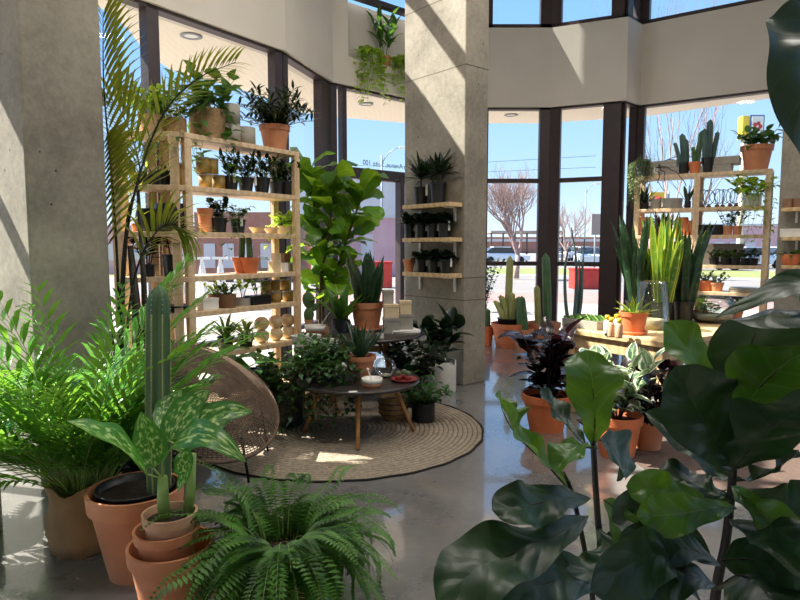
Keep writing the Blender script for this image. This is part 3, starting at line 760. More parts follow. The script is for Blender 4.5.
# bare trees
def tree(px, Y, h, seed, label, depth=4, r=.16, mat='bark', split=4, spread=.55, up=.2):
    rnd = random.Random(seed); p = at(px, 246, Y); root = thing('bare_tree', label, 'tree', (p.x, Y, -.08))
    m = MB(); m.tube([(0, 0, 0), (.05, 0, h * .25)], [r, r * .8], 8); 
    m.build('trunk', mat, root)
    c = MB()
    for k in range(5):
        branch(c, rnd, V(.05, 0, h * .24), V(rnd.uniform(-.8, .8), rnd.uniform(-.5, .5), 1).normalized(), h * .38, r * .6, depth, split, spread, up)
    c.build('branches', mat, root)
tree(517, 30, 4.6, 3, 'bare pinkish tree with a wide crown in the window right of the centre column', 4, .13)
tree(661, 17.5, 7.6, 11, 'slender bare birch seen through the right window', 4, .045, 'bark', 3, .3, .5)
tree(690, 25, 6.5, 12, 'thin bare sapling just right of the birch', 3, .05, 'bark_dark', 3, .35, .5)
tree(566, 48, 4.6, 5, 'small bare tree at the left edge of the narrow middle window', 3, .12)
# bush outside by the column
rnd = random.Random(5); p = at(489, 260, 14.5); r = thing('outdoor_shrub', 'dark clipped shrub outside just right of the centre column', 'shrub', (p.x - .1, 14.5, -.05))
m = MB(); s_ = MB(); bushy(m, s_, rnd, 14, 1.45, .12, .07, 30, .3, start=.05); m.build('foliage', 'dark_leaf', r); s_.build('stem', 'dark_stem', r)
# white trestle frames outside left
for k in range(3):
    p = at(202 + k * 17, 262, 15); r = thing('barrier', 'white A-frame barrier on the pavement, ' + ['leftmost', 'middle one', 'rightmost'][k] + ' of three behind the left shelves', 'barrier', (p.x, 15 + k * .1, -.05), .1)
    m = MB(); h = 1.25
    for s in (-1, 1):
        m.bar((-.15, s * .25, 0), (0, 0, h), .05, .03); m.bar((.15, s * .25, 0), (0, 0, h), .05, .03)
    m.build('frame', 'white_metal', r, smooth=False); MB().bar((-.18, 0, h), (.18, 0, h), .1, .06).build('rail', 'white_metal', r, smooth=False)

# ================================================================== LIGHT + CAMERA
w = bpy.data.worlds.new('World'); SC.world = w; w.use_nodes = True; nt = w.node_tree; nt.nodes.clear(); L_ = nt.links.new
out = nt.nodes.new('ShaderNodeOutputWorld'); bg = nt.nodes.new('ShaderNodeBackground'); bg.inputs[1].default_value = 1.0
tc = nt.nodes.new('ShaderNodeTexCoord'); sx = nt.nodes.new('ShaderNodeSeparateXYZ'); L_(tc.outputs['Generated'], sx.inputs[0])
cr = nt.nodes.new('ShaderNodeValToRGB'); L_(sx.outputs[2], cr.inputs[0]); L_(cr.outputs[0], bg.inputs[0]); L_(bg.outputs[0], out.inputs[0])
e = cr.color_ramp.elements; e[0].position = 0; e[0].color = (.80, .90, 1.0, 1); e[1].position = .6; e[1].color = (.18, .42, .95, 1)
x = e.new(.10); x.color = (.50, .73, 1.0, 1); x = e.new(.28); x.color = (.29, .56, 1.0, 1)
sun = bpy.data.lights.new('sun', 'SUN'); sun.energy = 14; sun.angle = math.radians(.55); sun.color = (1, .95, .86)
so = bpy.data.objects.new('sun', sun); COL.objects.link(so)
SD = V(-.65, .17, .76).normalized(); so.rotation_euler = SD.to_track_quat('Z', 'Y').to_euler()
cam = bpy.data.cameras.new('camera'); cam.sensor_width = 36; cam.lens = F / 800 * 36; cam.clip_start = .05; cam.clip_end = 1000
co = bpy.data.objects.new('camera', cam); COL.objects.link(co); co.location = (0, 0, H); co.rotation_euler = (PI / 2 - PITCH, 0, 0); SC.camera = co
vs_ = SC.view_settings; vs_.view_transform = 'Standard'; vs_.look = 'None'; vs_.gamma = 1; vs_.use_curve_mapping = False; vs_.exposure = .45
SC.cycles.max_bounces = 10; SC.cycles.transparent_max_bounces = 24; SC.cycles.diffuse_bounces = 5
# ================================================================== SHELVING
LV = [2.45, 2.01, 1.62, 1.235, .925, .53, .09]
TH = .045
class Unit:
    """a shelving bay: a = left front corner, b = right front corner (xy), back = direction to the back"""
    def __init__(s, a, b, dep):
        s.a = a; s.b = b; s.L = (b - a).length; s.e = (b - a).normalized(); s.n = V(-s.e.y, s.e.x); s.dep = dep
        s.rz = math.atan2(s.e.y, s.e.x)
    def w(s, x, d, z): q = s.a + s.e * x + s.n * d; return V(q.x, q.y, z)
    def px(s, px, d, z, ax=200):
        """the point at depth d and height z that shows at column px"""
        lo, hi = -1.0, s.L + 1.5
        for _ in range(50):
            m = (lo + hi) / 2; q = s.w(m, d, z); dd = q.y * cp - (q.z - H) * sp_
            if 400 + F * q.x / dd < px: lo = m
            else: hi = m
        return s.w(m, d, z)
    def make(s, label, mids=(), levels=LV, ends=(True, True), name='shelving_unit', cut=None):
        r = thing(name, label, 'shelf', (s.a.x, s.a.y, 0), s.rz); P = .07; W = .05
        for x in ([0] if ends[0] else []) + list(mids) + ([s.L - P] if ends[1] else []):
            for d in (0, s.dep - W):
                if cut and x > s.L / 2: x = cut(d + W) - P - .012
                MB().box((x, d, 0), (x + P, d + W, levels[0] - TH)).build('post', 'pine', r, smooth=False, bevel=.004)
        for z in levels:
            m = MB().prism([(0, -.002), (cut(-.002) - .006, -.002), (cut(s.dep + .002) - .006, s.dep + .002), (0, s.dep + .002)], z - TH, z) if cut else MB().box((0, W * 0 - .002, z - TH), (s.L, s.dep + .002, z)); m.build('shelf_board', 'pine', r, smooth=False, bevel=.004)
        return r
ua = at(186, 200, 5.3); ub = at(300, 200, 6.42)
MAIN = Unit(V(ua.x, ua.y), V(ub.x, ub.y), .36)
lb = at(119, 200, 5.27)
LEFT = Unit(V(lb.x, lb.y), V(at(187, 200, 5.28).x - .0, 5.28), .3)
LEFT.a.x = -2.36
LEFT = Unit(V(-2.40, 5.2), V(ua.x - .012, 5.285), .27)
ra = at(634, 200, 8.66); rb = at(771, 200, 7.75)
RIGHT = Unit(V(ra.x, ra.y), V(rb.x, rb.y), .36)
def cutx(d):
    q0 = MAIN.a - LEFT.a; q1 = MAIN.a + MAIN.n * .3 - LEFT.a
    x0, d0, x1, d1 = q0.dot(LEFT.e), q0.dot(LEFT.n), q1.dot(LEFT.e), q1.dot(LEFT.n)
    return x0 + (x1 - x0) * (d - d0) / (d1 - d0)
MAIN.make('tall pine shelving unit by the left windows, full of pots and small plants')
LEFT.make('narrower pine shelving bay behind the tall palm, left of the full unit', ends=(True, True), levels=LV, cut=cutx)
RL = [2.45, 2.0, 1.64, 1.25, .9, .5, .09]
RIGHT.make('pine shelving unit by the right windows holding cacti, pots and glassware', mids=(RIGHT.L * .46,), levels=RL)

def lath(name, prof, mat, label, cat, p, rz=0, n=24, group=None, edge=True, parts=()):
    r = thing(name, label, cat, p, rz, group) if parts else None
    o = MB().lathe(prof, n).build('body' if parts else name, mat, r)
    es = o.modifiers.new('EdgeSplit', 'EDGE_SPLIT'); es.split_angle = math.radians(45)
    if parts:
        for nm, pr, mt in parts: MB().lathe(pr, n).build(nm, mt, r)
        return r
    o.location = p; o.rotation_euler = (0, 0, rz); return tag(o, label, cat, group)
def cyl(name, rad, h, mat, label, cat, p, group=None, hollow=True, rim=.006):
    pr = [(.001, 0), (rad, 0), (rad, h), (rad - rim, h), (rad - rim, .01), (.001, .01)] if hollow else [(.001, 0), (rad, 0), (rad, h), (.001, h)]
    return lath(name, pr, mat, label, cat, p, group=group)
def boxy(name, w, d, h, mat, label, cat, p, rz=0, group=None, lid=None):
    if lid:
        r = thing(name, label, cat, p, rz, group)
        MB().box((-w / 2, -d / 2, 0), (w / 2, d / 2, h - lid)).build('body', mat, r, smooth=False, bevel=.003)
        MB().box((-w / 2 - .003, -d / 2 - .003, h - lid), (w / 2 + .003, d / 2 + .003, h)).build('lid', mat, r, smooth=False, bevel=.003)
        return r
    o = MB().box((-w / 2, -d / 2, 0), (w / 2, d / 2, h)).build(name, mat, smooth=False, bevel=.004)
    o.location = p; o.rotation_euler = (0, 0, rz); return tag(o, label, cat, group)

def potted(name, label, p, rt, rb, h, mat, style, fol, leafm, stemm='green_stem', rz=0, group=None, cat='plant', soil=True, saucer=False, tagm=False, seed=1):
    """fol(mb, stem_mb, rnd) builds the plant in coordinates with z=0 at the soil"""
    r = thing(name, label, cat, p, rz, group); pot(r, rt, rb, h, mat, style, soil, saucer=saucer)
    m = MB(); s_ = MB(); fol(m, s_, random.Random(seed)); z = h * .84
    for mb, nm, mt in ((m, 'foliage', leafm), (s_, 'stem', stemm)):
        if mb.v:
            keep_out(mb, p)
            mb.v = [(a, b, c + z) for a, b, c in mb.v]; mb.build(nm, mt, r)
    if tagm:
        MB().box((rt * .55, -rt * .95, h * .5), (rt * .85, -rt * .8, h * 1.15)).build('price_tag', 'white_card', r, smooth=False)
    return r

# ---- left unit, top
def heartbush(n, L, lS): return lambda m, s_, rnd: (bushy(m, s_, rnd, n, L, lS, lS * .95, 6, .9, prof_heart, .8, .003, (-.2, .9), .05, .25), trails(m, s_, rnd, 5, L * 1.3, lS * .9, .09, 0))
p = MAIN.px(208, .19, LV[0])
r = potted('potted_plant', 'round-leaved plant in a brown woven basket on top of the left shelves', p, .13, .11, .22, 'wicker', 'plain', heartbush(16, .38, .13), 'mid_leaf', seed=3)
p = LEFT.px(152, .13, LV[0]); potted('potted_plant', 'bright lime heart-leaved pothos in an orange pot on top of the left shelves', p, .11, .09, .15, 'terracotta_pale', 'plain', heartbush(26, .34, .10), 'lime_leaf', seed=5)
p = LEFT.px(176, .14, LV[0]); potted('potted_plant', 'dark leafy plant between the lime pothos and the basket plant', p, .09, .07, .13, 'kraft_paper', 'plain', heartbush(20, .32, .09), 'mid_leaf', seed=6)
for px, h, rr, lb_ in ((221, .13, .06, 'shortest pale cylinder pot on the shelf top beside the basket'), (231, .30, .075, 'tall stacked pale cylinder pot in the middle of three on the shelf top'), (246, .15, .075, 'pale cylinder pot on the shelf top nearest the terracotta plant')):
    p = MAIN.px(px, .2, LV[0]); r = thing('cylinder_pot', lb_, 'pot', p)
    MB().lathe([(.001, 0), (rr, 0), (rr, h * (.5 if h > .25 else 1)), (rr - .006, h * (.5 if h > .25 else 1)), (rr - .01, .02)], 28).build('body', 'grey_ceramic', r)
    if h > .25: MB().lathe([(rr * .5, h * .5), (rr * .98, h * .5), (rr * .98, h), (rr * .9, h), (rr * .86, h * .55)], 28).build('upper_pot', 'grey_ceramic', r)
def ruscus(m, s_, rnd):
    for i in range(34):
        az = i * 2.4; d = dirv(az, rnd.uniform(.35, 1.45)); L = rnd.uniform(.22, .36)
        pts = arc((math.cos(az) * .03, math.sin(az) * .03, 0), d, L, .5, 6); s_.tube(pts, .003, 4)
        for k in range(1, 7):
            for s in (0, 1, 2, 3): leaf(m, pts[k], dirv(az + s * 1.7 + k, rnd.uniform(-.1, 1.0)), .10, .024, prof_lance, .4, .2, 3)
p = MAIN.px(275, .19, LV[0]); potted('potted_plant', 'fine-leaved bushy plant in a terracotta pot on the right end of the left shelf top', p, .125, .085, .21, 'terracotta', 'terra', ruscus, 'dark_leaf', seed=2)

# ---- left unit level 2
TIN = 'small gold-labelled tins on the left shelves'
def tin(p, label, rr=.05, h=.11, mat='brass_tin'):
    r = thing('tin', label, 'tin', p, 0)
    MB().lathe([(.001, 0), (rr, 0), (rr, h * .86), (.001, h * .86)], 20).build('body', mat, r)
    MB().lathe([(.001, h * .86), (rr * 1.03, h * .86), (rr * 1.03, h), (.001, h)], 20).build('lid', 'grey_ceramic', r)
for px, z, t in ((205.5, 0, 'lower left gold tin beside the black-potted plants, second shelf'), (219, 0, 'lower right gold tin beside the black-potted plants, second shelf'), (203, .115, 'upper left gold tin stacked beside the black-potted plants, second shelf'), (212, .115, 'upper right gold tin stacked beside the black-potted plants, second shelf')):
    tin(MAIN.px(px, .14 if z else .15, LV[1] + z), t, .048)
tin(LEFT.px(181, .12, LV[1]), 'gold tin alone at the right end of the second shelf of the left bay', .05, .12)
def zz(m, s_, rnd): bushy(m, s_, rnd, 9, .22, .075, .032, 9, .5, prof_ovate, .3, .004, (.2, 1.1), .03, .12)
NP = 'dark small-leaved plants in black nursery pots on the second shelf'
z0 = None
for i, px in enumerate((231, 246, 262, 277, 288)):
    p = MAIN.px(px, .12 + .05 * (i % 2), LV[1]); lab = 'dark plant in a black nursery pot, %s of five on the second left shelf' % ['leftmost', 'second', 'middle', 'fourth', 'rightmost'][i]
    if z0 is None: z0 = potted('nursery_plant', lab, p, .062, .045, .11, 'black_plastic', 'nursery', zz, 'dark_leaf', tagm=True, seed=4, group=NP)
    else: dup(z0, p, lab, i * 1.1, 1 + .07 * (i % 3))
z1 = None
for i, px in enumerate((137, 146, 155, 164)):
    p = LEFT.px(px, .12, LV[1]); lab = 'small dark succulent in a black pot behind the palm fronds, %s of four' % ['leftmost', 'second', 'third', 'rightmost'][i]
    if z1 is None: z1 = potted('small_succulent', lab, p, .04, .03, .06, 'black_plastic', 'nursery', lambda m, s_, rnd: straps(m, rnd, 14, .07, .02, (.4, 1.3), .3, seg=3), 'snake_dark', seed=4, group='small succulents on the left bay')
    else: dup(z1, p, lab, i)
# ---- level 3
p = MAIN.px(206, .2, LV[2]); lath('tall_pot', pot_prof(.075, .055, .22, 'terra'), 'terracotta', 'tall terracotta pot at the left end of the third left shelf', 'pot', p)
def fleshy(m, s_, rnd): bushy(m, s_, rnd, 9, .2, .06, .05, 8, .45, prof_ovate, .2, .006, (.1, 1.0), .03, .15)
p = MAIN.px(219, .14, LV[2]); potted('jade_plant', 'dark fleshy jade plant in a black pot beside the tall terracotta pot', p, .065, .05, .11, 'black_plastic', 'nursery', fleshy, 'dark_leaf', seed=7)
def pepero(m, s_, rnd): bushy(m, s_, rnd, 12, .16, .075, .06, 4, .8, prof_heart, .8, .003, (-.1, .8), .03, .3); trails(m, s_, rnd, 3, .26, .08, .06, .0, -2.6, 1.6)
p = MAIN.px(238, .1, LV[2]); potted('trailing_plant', 'green heart-leaved plant with one stem trailing over the third left shelf', p, .062, .048, .1, 'black_plastic', 'nursery', pepero, 'ivy_leaf', tagm=True, seed=9)
bp = [(.001, 0), (.035, 0), (.075, .05), (.08, .06), (.075, .06), (.04, .012), (.001, .01)]
lath('bowl', bp, 'cream_ceramic', 'shallow wooden bowl beside the trailing plant on the third left shelf', 'bowl', MAIN.px(257, .14, LV[2]))
lath('bowl', bp, 'cream_ceramic', 'shallow wooden bowl next to the yellow-green plant on the third left shelf', 'bowl', MAIN.px(271, .14, LV[2]))
p = MAIN.px(286, .16, LV[2]); potted('potted_plant', 'yellow-green plant in a cream dish at the right end of the third left shelf', p, .07, .06, .07, 'cream_ceramic', 'plain', heartbush(10, .16, .08), 'lime_leaf', seed=10)
for px, lab, sc in ((152, 'squat black bowl pot, left one on the left bay above the burgundy plants', 1), (173, 'squat black bowl pot, right one on the left bay above the burgundy plants', .96)):
    lath('black_bowl', [(.001, 0), (.08, 0), (.098 * sc, .03), (.1 * sc, .10), (.092 * sc, .15), (.08, .15), (.08, .03)], 'black_ceramic', lab, 'pot', LEFT.px(px, .13, LV[2]))
lath('small_pot', pot_prof(.05, .035, .2, 'terra'), 'terracotta_orange', 'slim terracotta pot behind the squat black bowls on the left bay', 'pot', LEFT.px(181.5, .215, LV[2]))
lath('small_pot', pot_prof(.045, .035, .07, 'terra'), 'terracotta', 'small terracotta pot left of the squat black bowls', 'pot', LEFT.px(137, .13, LV[2]))
# ---- level 4
def thinc(m, s_, rnd): pass
for i, (px, d, lab) in enumerate(((242, .2, 'terracotta pot with one small spiny cactus, the one further back'), (250.5, .1, 'terracotta pot with one small spiny cactus, the one in front'))):
    p = MAIN.px(px, d, LV[3]); r = thing('potted_cactus', lab + ' on the fourth left shelf', 'cactus', p); pot(r, .075, .05, .125, 'terracotta_orange', 'terra')
    c = MB(); sp = MB(); cactus(c, sp, (0, 0, .1), .19, .022, 7, (.01 * (1 - 2 * i), 0)); c.build('cactus_body', 'cactus_skin', r); sp.build('spines', 'spine', r)
for i, (px, z, s) in enumerate(((274.5, 0, .085), (283, 0, .075), (290, 0, .07), (276, .086, .07), (284.5, .076, .08))):
    boxy('candle_box', s * .9, s * .9, s, ['cream_ceramic', 'white_card', 'grey_ceramic', 'cream_ceramic', 'brown_wood'][i], 'small square candle box, %s on the fourth left shelf' % ['lower left', 'lower middle', 'lower right', 'upper left', 'upper right'][i], 'box', MAIN.px(px, .12 + .01 * i, LV[3] + z), MAIN.rz)
lath('glass_cloche', [(.05, 0), (.052, .1), (.04, .13), (.001, .14), (.001, .138), (.038, .128), (.05, .1)], 'clear_glass', 'small clear glass jar beside the two cacti on the fourth left shelf', 'jar', MAIN.px(263, .12, LV[3]))
def rub(n, h, lL, lW): return lambda m, s_, rnd: bushy(m, s_, rnd, n, h, lL, lW, 8, .35, prof_ovate, .4, .005, (.1, 1.0), .02, .25)
p = LEFT.px(172.5, .1, LV[3]); potted('rubber_plant', 'small burgundy rubber plant in a black nursery pot on the left bay', p, .055, .042, .12, 'black_plastic', 'nursery', rub(2, .2, .12, .08), 'burgundy_leaf', 'dark_stem', seed=12)
p = LEFT.px(148, .12, LV[3]); potted('rubber_plant', 'burgundy leafy plant in a dark pot behind the palm, left bay fourth shelf', p, .055, .042, .08, 'black_plastic', 'nursery', rub(5, .24, .1, .06), 'burgundy_leaf', 'dark_stem', seed=13)
# ---- level 5
r = thing('glass_vase', 'dark shallow bowl with two clear glass drops on the left bay fifth shelf', 'vase', LEFT.px(178, .12, LV[4]))
MB().lathe([(.001, 0), (.03, 0), (.09, .035), (.085, .038), (.03, .01), (.001, .01)], 24).build('bowl', 'black_ceramic', r)
for x in (-.045, .02):
    MB().lathe([(.001, .03), (.025, .045), (.028, .09), (.01, .2), (.006, .26), (.001, .26)], 16, (x, 0, 0)).build('glass_drop', 'clear_glass', r)
boxy('white_box', .14, .1, .085, 'white_card', 'plain white box on the fifth shelf of the left unit beside the succulents', 'box', MAIN.px(207, .12, LV[4]), MAIN.rz, lid=.02)
def succ(m, s_, rnd): bushy(m, s_, rnd, 10, .12, .035, .022, 9, .8, prof_ovate, .1, .003, (.2, 1.2), .03, .1)
for i, (px, mt) in enumerate(((216.5, 'lime_leaf'), (228, 'mid_leaf'))):
    potted('potted_succulent', ['yellow-green succulent in a small brown pot, left one on the fifth left shelf', 'green succulent in a small brown pot, right one on the fifth left shelf'][i], MAIN.px(px, .1 + .1 * (1 - i), LV[4]), .062, .045, .105, 'brown_wood', 'plain', succ, mt, seed=14 + i)
r = potted('bonsai', 'yellow-green bonsai in a pale box planter on the fifth left shelf', MAIN.px(242.5, .17, LV[4]), .07, .07, .06, 'grey_ceramic', 'plain', lambda m, s_, rnd: bushy(m, s_, rnd, 3, .19, .06, .04, 12, .5, prof_ovate, .2, .004, (0, 1), .01, .5), 'lime_leaf', 'brown_stem', seed=16)
r = thing('tray_planter', 'black tray planter with small upright leaves on the fifth left shelf', 'plant', MAIN.px(258, .12, LV[4]), MAIN.rz)
MB().box((-.1, -.05, 0), (.1, .05, .075)).build('tray', 'black_ceramic', r, smooth=False, bevel=.006)
m = MB(); s_ = MB(); bushy(m, s_, random.Random(3), 5, .2, .07, .04, 5, .5, r0=.06); m.v = [(a, b, c + .07) for a, b, c in m.v]; s_.v = [(a, b, c + .07) for a, b, c in s_.v]; m.build('foliage', 'mid_leaf', r); s_.build('stem', 'green_stem', r)
for i, (px, z, t) in enumerate(((276, 0, 'lower left'), (288, 0, 'lower right'), (266, .095, 'upper left'), (274.5, .095, 'upper middle'), (285, .095, 'upper right'), (266, 0, 'bottom left corner'))):
    tin(MAIN.px(px, .15 + .012 * i, LV[4] + z), 'gold tin, %s of the stack on the fifth left shelf' % t, .045, .09)
# ---- level 6
def spid(m, s_, rnd): straps(m, rnd, 26, .32, .026, (.5, 1.35), 1.6, .02)
potted('spider_plant', 'arching grassy plant in a black pot, left one on the sixth left shelf', MAIN.px(226, .12, LV[5]), .065, .05, .1, 'black_plastic', 'nursery', spid, 'mid_leaf', seed=17)
potted('spider_plant', 'arching grassy plant in a black pot, right one on the sixth left shelf', MAIN.px(246, .1, LV[5]), .065, .05, .1, 'black_plastic', 'nursery', spid, 'variegated_leaf', seed=18, tagm=True)
dv = [(.001, 0), (.03, 0)] + [(.075 * math.sin(a), .068 - .07 * math.cos(a)) for a in [.5, .9, 1.3, 1.6, 2.0, 2.4, 2.7]] + [(.075 * math.sin(a), .195 - .07 * math.cos(a)) for a in [.45, .8, 1.2, 1.6, 2.0, 2.4, 2.7]] + [(.02, .255)]
for i, px in enumerate((262, 276, 288)):
    lath('double_vase', dv, 'cream_ceramic', 'cream vase shaped like two stacked balls, %s of three on the sixth left shelf' % ['leftmost', 'middle', 'rightmost'][i], 'vase', MAIN.px(px, .14, LV[5]))
# ---- level 7
for i, (px, d, s) in enumerate(((259, .09, 1.1), (268, .2, 1.15), (252, .24, .95), (240, .22, 1))):
    lath('dark_jar', [(.001, 0), (.07 * s, 0), (.078 * s, .02), (.078 * s, .13), (.07 * s, .145), (.06 * s, .145), (.06 * s, .02)], 'black_ceramic', 'dark glazed jar on the bottom left shelf, %s' % ['the front one', 'the rightmost one', 'the one behind the front jar', 'the leftmost one'][i], 'jar', MAIN.px(px, d, LV[6]))
potted('potted_plant', 'pale green leafy plant at the left end of the bottom left shelf', MAIN.px(225, .12, LV[6]), .06, .05, .08, 'black_plastic', 'nursery', succ, 'mid_leaf', seed=19)

# the goods read a little larger than first set out
def enlarge(unit, k, skip=()):
    for o in COL.objects:
        if o.parent or o.get('category') in (None, 'shelf'): continue
        q = V(o.location.x, o.location.y) - unit.a; x = q.dot(unit.e); d = q.dot(unit.n)
        if -.1 < x < unit.L + .1 and -.05 < d < unit.dep + .05 and .05 < o.location.z < 2.6: o.scale = (k * o.scale.x,) * 3
enlarge(MAIN, 1.22); enlarge(LEFT, 1.3)
for o in COL.objects:
    if not o.parent and o.get('category') == 'plant' and abs(o.location.z - LV[0]) < .01 and o.location.x < -1.9: o.scale = (1, 1, 1)
for o in COL.objects:
    if o.name.split('.')[0] in ('double_vase', 'bowl', 'small_pot', 'tall_pot'): o.scale = (1, 1, 1)
# restack what stands on something else
for o in COL.objects:
    if not o.parent and 'tin' == o.get('category') or o.get('category') == 'box':
        for zz_ in LV:
            dz = o.location.z - zz_
            if .05 < dz < .15: o.location.z = zz_ + dz * 1.22
# ================================================================== CENTRE COLUMN SHELVES
ce = V(CV1.x, CV1.y).normalized(); ce = -ce if ce.x < 0 else ce          # along the face, left -> right
cst = cc0 + CV1                                                            # far left end
FACE = Unit(cst - ce * .02, cst + ce * .62, .2); FACE.n = V(-ce.y, ce.x)   # n points into the column
def fpos(px, out, z):
    lo, hi = -.3, 1.2
    for _ in range(50):
        m = (lo + hi) / 2; q = cst + ce * m - FACE.n * out; dd = q.y * cp - (z - H) * sp_
        if 400 + F * q.x / dd < px: lo = m
        else: hi = m
    return V(q.x, q.y, z)
CZ = []
for k, (py, lab) in enumerate(((205, 'upper pine wall shelf on the centre column'), (238, 'middle pine wall shelf on the centre column'), (272, 'lower pine wall shelf on the centre column'))):
    z = at(430, py, 6.95).z; CZ.append(z)
    a = fpos(402, .2, z); b = fpos(449, .2, z); wdt = (V(b.x, b.y) - V(a.x, a.y)).length
    r = thing('wall_shelf', lab, 'shelf', (a.x, a.y, z), math.atan2(ce.y, ce.x))
    MB().box((0, 0, -.045), (wdt, .198, 0)).build('board', 'light_wood', r, smooth=False, bevel=.004)
    for x in (.1, wdt - .1):
        MB().box((x - .012, .176, -.2), (x + .012, .198, -.045)).box((x - .012, .03, -.055), (x + .012, .19, -.045)).build('bracket', 'white_metal', r, smooth=False)
KEEP[:] = [(cc0, (ce.y, -ce.x))]
def spiky(m, s_, rnd): straps(m, rnd, 46, .34, .045, (.0, 1.4), .6, .015, seg=5, z=.12); s_.tube([(0, 0, 0), (0, 0, .14)], .012)
potted('dracaena', 'spiky dark plant in a black pot, left one on the upper column shelf', fpos(421, .1, CZ[0]), .085, .068, .19, 'black_plastic', 'nursery', spiky, 'dark_leaf', 'dark_stem', tagm=True, seed=21)
potted('dracaena', 'spiky dark plant in a black pot, right one on the upper column shelf', fpos(438, .1, CZ[0]), .09, .07, .22, 'black_plastic', 'nursery', spiky, 'dark_leaf', 'dark_stem', seed=22)
def drk(m, s_, rnd): bushy(m, s_, rnd, 12, .11, .14, .07, 8, .9, prof_lance, .7, .003, (0, 1), .02, .2)
for i, px in enumerate((410, 421.5, 433, 444)):
    potted('nursery_plant', 'dark drooping plant in a black nursery pot, %s of four on the middle column shelf' % ['leftmost', 'second', 'third', 'rightmost'][i], fpos(px, .1, CZ[1]), .07, .055, .15, 'black_plastic', 'nursery', drk, 'dark_leaf', tagm=True, seed=23 + i)
lath('small_pot', pot_prof(.07, .04, .14, 'terra')[::1], 'terracotta', 'terracotta pot at the left end of the lower column shelf', 'pot', fpos(409, .1, CZ[2]))
def broad(m, s_, rnd): bushy(m, s_, rnd, 10, .1, .14, .1, 5, 1.0, prof_ovate, .7, .003, (-.1, .8), .02, .4)
for i, px in enumerate((422, 434, 446)):
    potted('nursery_plant', 'broad-leaved dark plant in a black pot, %s of three on the lower column shelf' % ['left', 'middle', 'right'][i], fpos(px, .1, CZ[2]), .07, .055, .14, 'black_plastic', 'nursery', broad, 'dark_leaf', tagm=True, seed=33 + i)

# ================================================================== LEDGE PLANTS ABOVE THE DOOR
lz = LEDGE; KEEP[:] = [((C1_ + V(-(C2_ - C1_).normalized().y, (C2_ - C1_).normalized().x) * .26), ((C2_ - C1_).normalized().y, -(C2_ - C1_).normalized().x))]
q0 = g2(352, 90) ; 
Lu = Unit(C1_.lerp(C2_, .22), C1_.lerp(C3_, .95), .3)
lr = MB(); 
a = Lu.a; b = Lu.b; n = Lu.n
def upri(m, s_, rnd):
    for k in range(6):
        az = k * 1.05; pts = arc((math.cos(az) * .03, math.sin(az) * .03, 0), dirv(az, 1.35), .5, .15, 6); s_.tube(pts, .005)
        for j in range(2, 7): leaf(m, pts[j], dirv(az + j * 2.2, .7 + .1 * j), .26, .075, prof_lance, .9, .25, 6)
p = Lu.px(385, .12, lz); potted('potted_plant', 'upright leafy plant in a terracotta pot on the ledge above the door', p, .1, .07, .17, 'terracotta', 'terra', upri, 'mid_leaf', seed=41)
trl = lambda n_, L: (lambda m, s_, rnd: (bushy(m, s_, rnd, 14, .16, .085, .075, 5, 1.0, prof_heart, .9, .002, (-.2, .7), .04, .3), trails(m, s_, rnd, n_, L, .12, .09, .04, -2.2, 2.4, out=.14, step=.05)))
potted('trailing_pothos', 'yellow-green pothos trailing from the ledge left of the terracotta pot', Lu.px(367, .08, lz), .09, .07, .12, 'grey_ceramic', 'plain', trl(18, .8), 'lime_leaf', seed=42)
potted('trailing_pothos', 'yellow-green pothos trailing from the ledge right of the terracotta pot', Lu.px(400, .08, lz), .09, .07, .12, 'grey_ceramic', 'plain', trl(16, .6), 'lime_leaf', seed=43)

KEEP[:] = []
# ================================================================== RIGHT SHELF GOODS
def R(px, d, k, dz=0): return RIGHT.px(px, d, RL[k] + dz)
def strings(m, s_, rnd): 
    bushy(m, s_, rnd, 14, .14, .05, .01, 6, 1.0, prof_lance, .8, .002, (-.3, .8), .04, .1)
    trails(m, s_, rnd, 26, .5, .03, .08, .02, 2.0, 3.0, prof_lance, .018, out=.08)
potted('trailing_cactus', 'grey-green stringy plant hanging over the left end of the right shelf top', R(644, .12, 0), .09, .075, .17, 'felt_grey', 'plain', strings, 'grey_leaf', 'green_stem', seed=51)
r = thing('curly_plant', 'bare dark curling stems in a slim white cup beside the stringy plant', 'plant', R(655, .07, 0))
MB().lathe([(.001, 0), (.03, 0), (.04, .09), (.034, .09), (.001, .02)], 18).build('cup', 'white_ceramic', r)
m = MB(); rnd = random.Random(8)
for k in range(6):
    pts = [V(0, 0, .06)]; d = dirv(rnd.uniform(-2.6, .2), .9)
    for j in range(14):
        d = (d + V(rnd.uniform(-.5, .5), -.03, -.22 + (.5 if j > 9 and k % 2 else 0))).normalized(); pts.append(pts[-1] + d * .035)
    pts = [V(q.x, min(q.y, -.0 - .01 * i) - (.08 if q.z < .02 else 0) * min(1, i / 4), q.z) for i, q in enumerate(pts)]
    m.tube(catmull(pts, 40), .005, 5)
m.build('stems', 'dark_stem', r)
for i, (px, z, wd) in enumerate(((664, 0, .36), (663, .085, .34), (716, 0, .32), (725, .085, .3))):
    boxy('flat_box', wd, .24, .083, 'grey_ceramic', ['lower grey carton left of the cacti on the right shelf top', 'upper grey carton left of the cacti on the right shelf top', 'lower grey carton right of the cacti on the right shelf top', 'upper grey carton right of the cacti on the right shelf top'][i], 'box', R(px, .2, 0, z), RIGHT.rz, lid=.03)
def multicactus(px, d, stems, potm, label, ph=.14, pr=.07, seed=1, mat='cactus_blue'):
    r = thing('potted_cactus', label, 'cactus', R(px, d, 0)); pot(r, pr, pr * .75, ph, potm, 'terra' if potm != 'black_plastic' else 'nursery')
    for x, y, h, rad, lx in stems:
        c = MB(); cactus(c, None, (x, y, ph * .8), h, rad, 6, (lx, 0), amp=.2, seg=12); c.build('cactus_stem', mat, r)
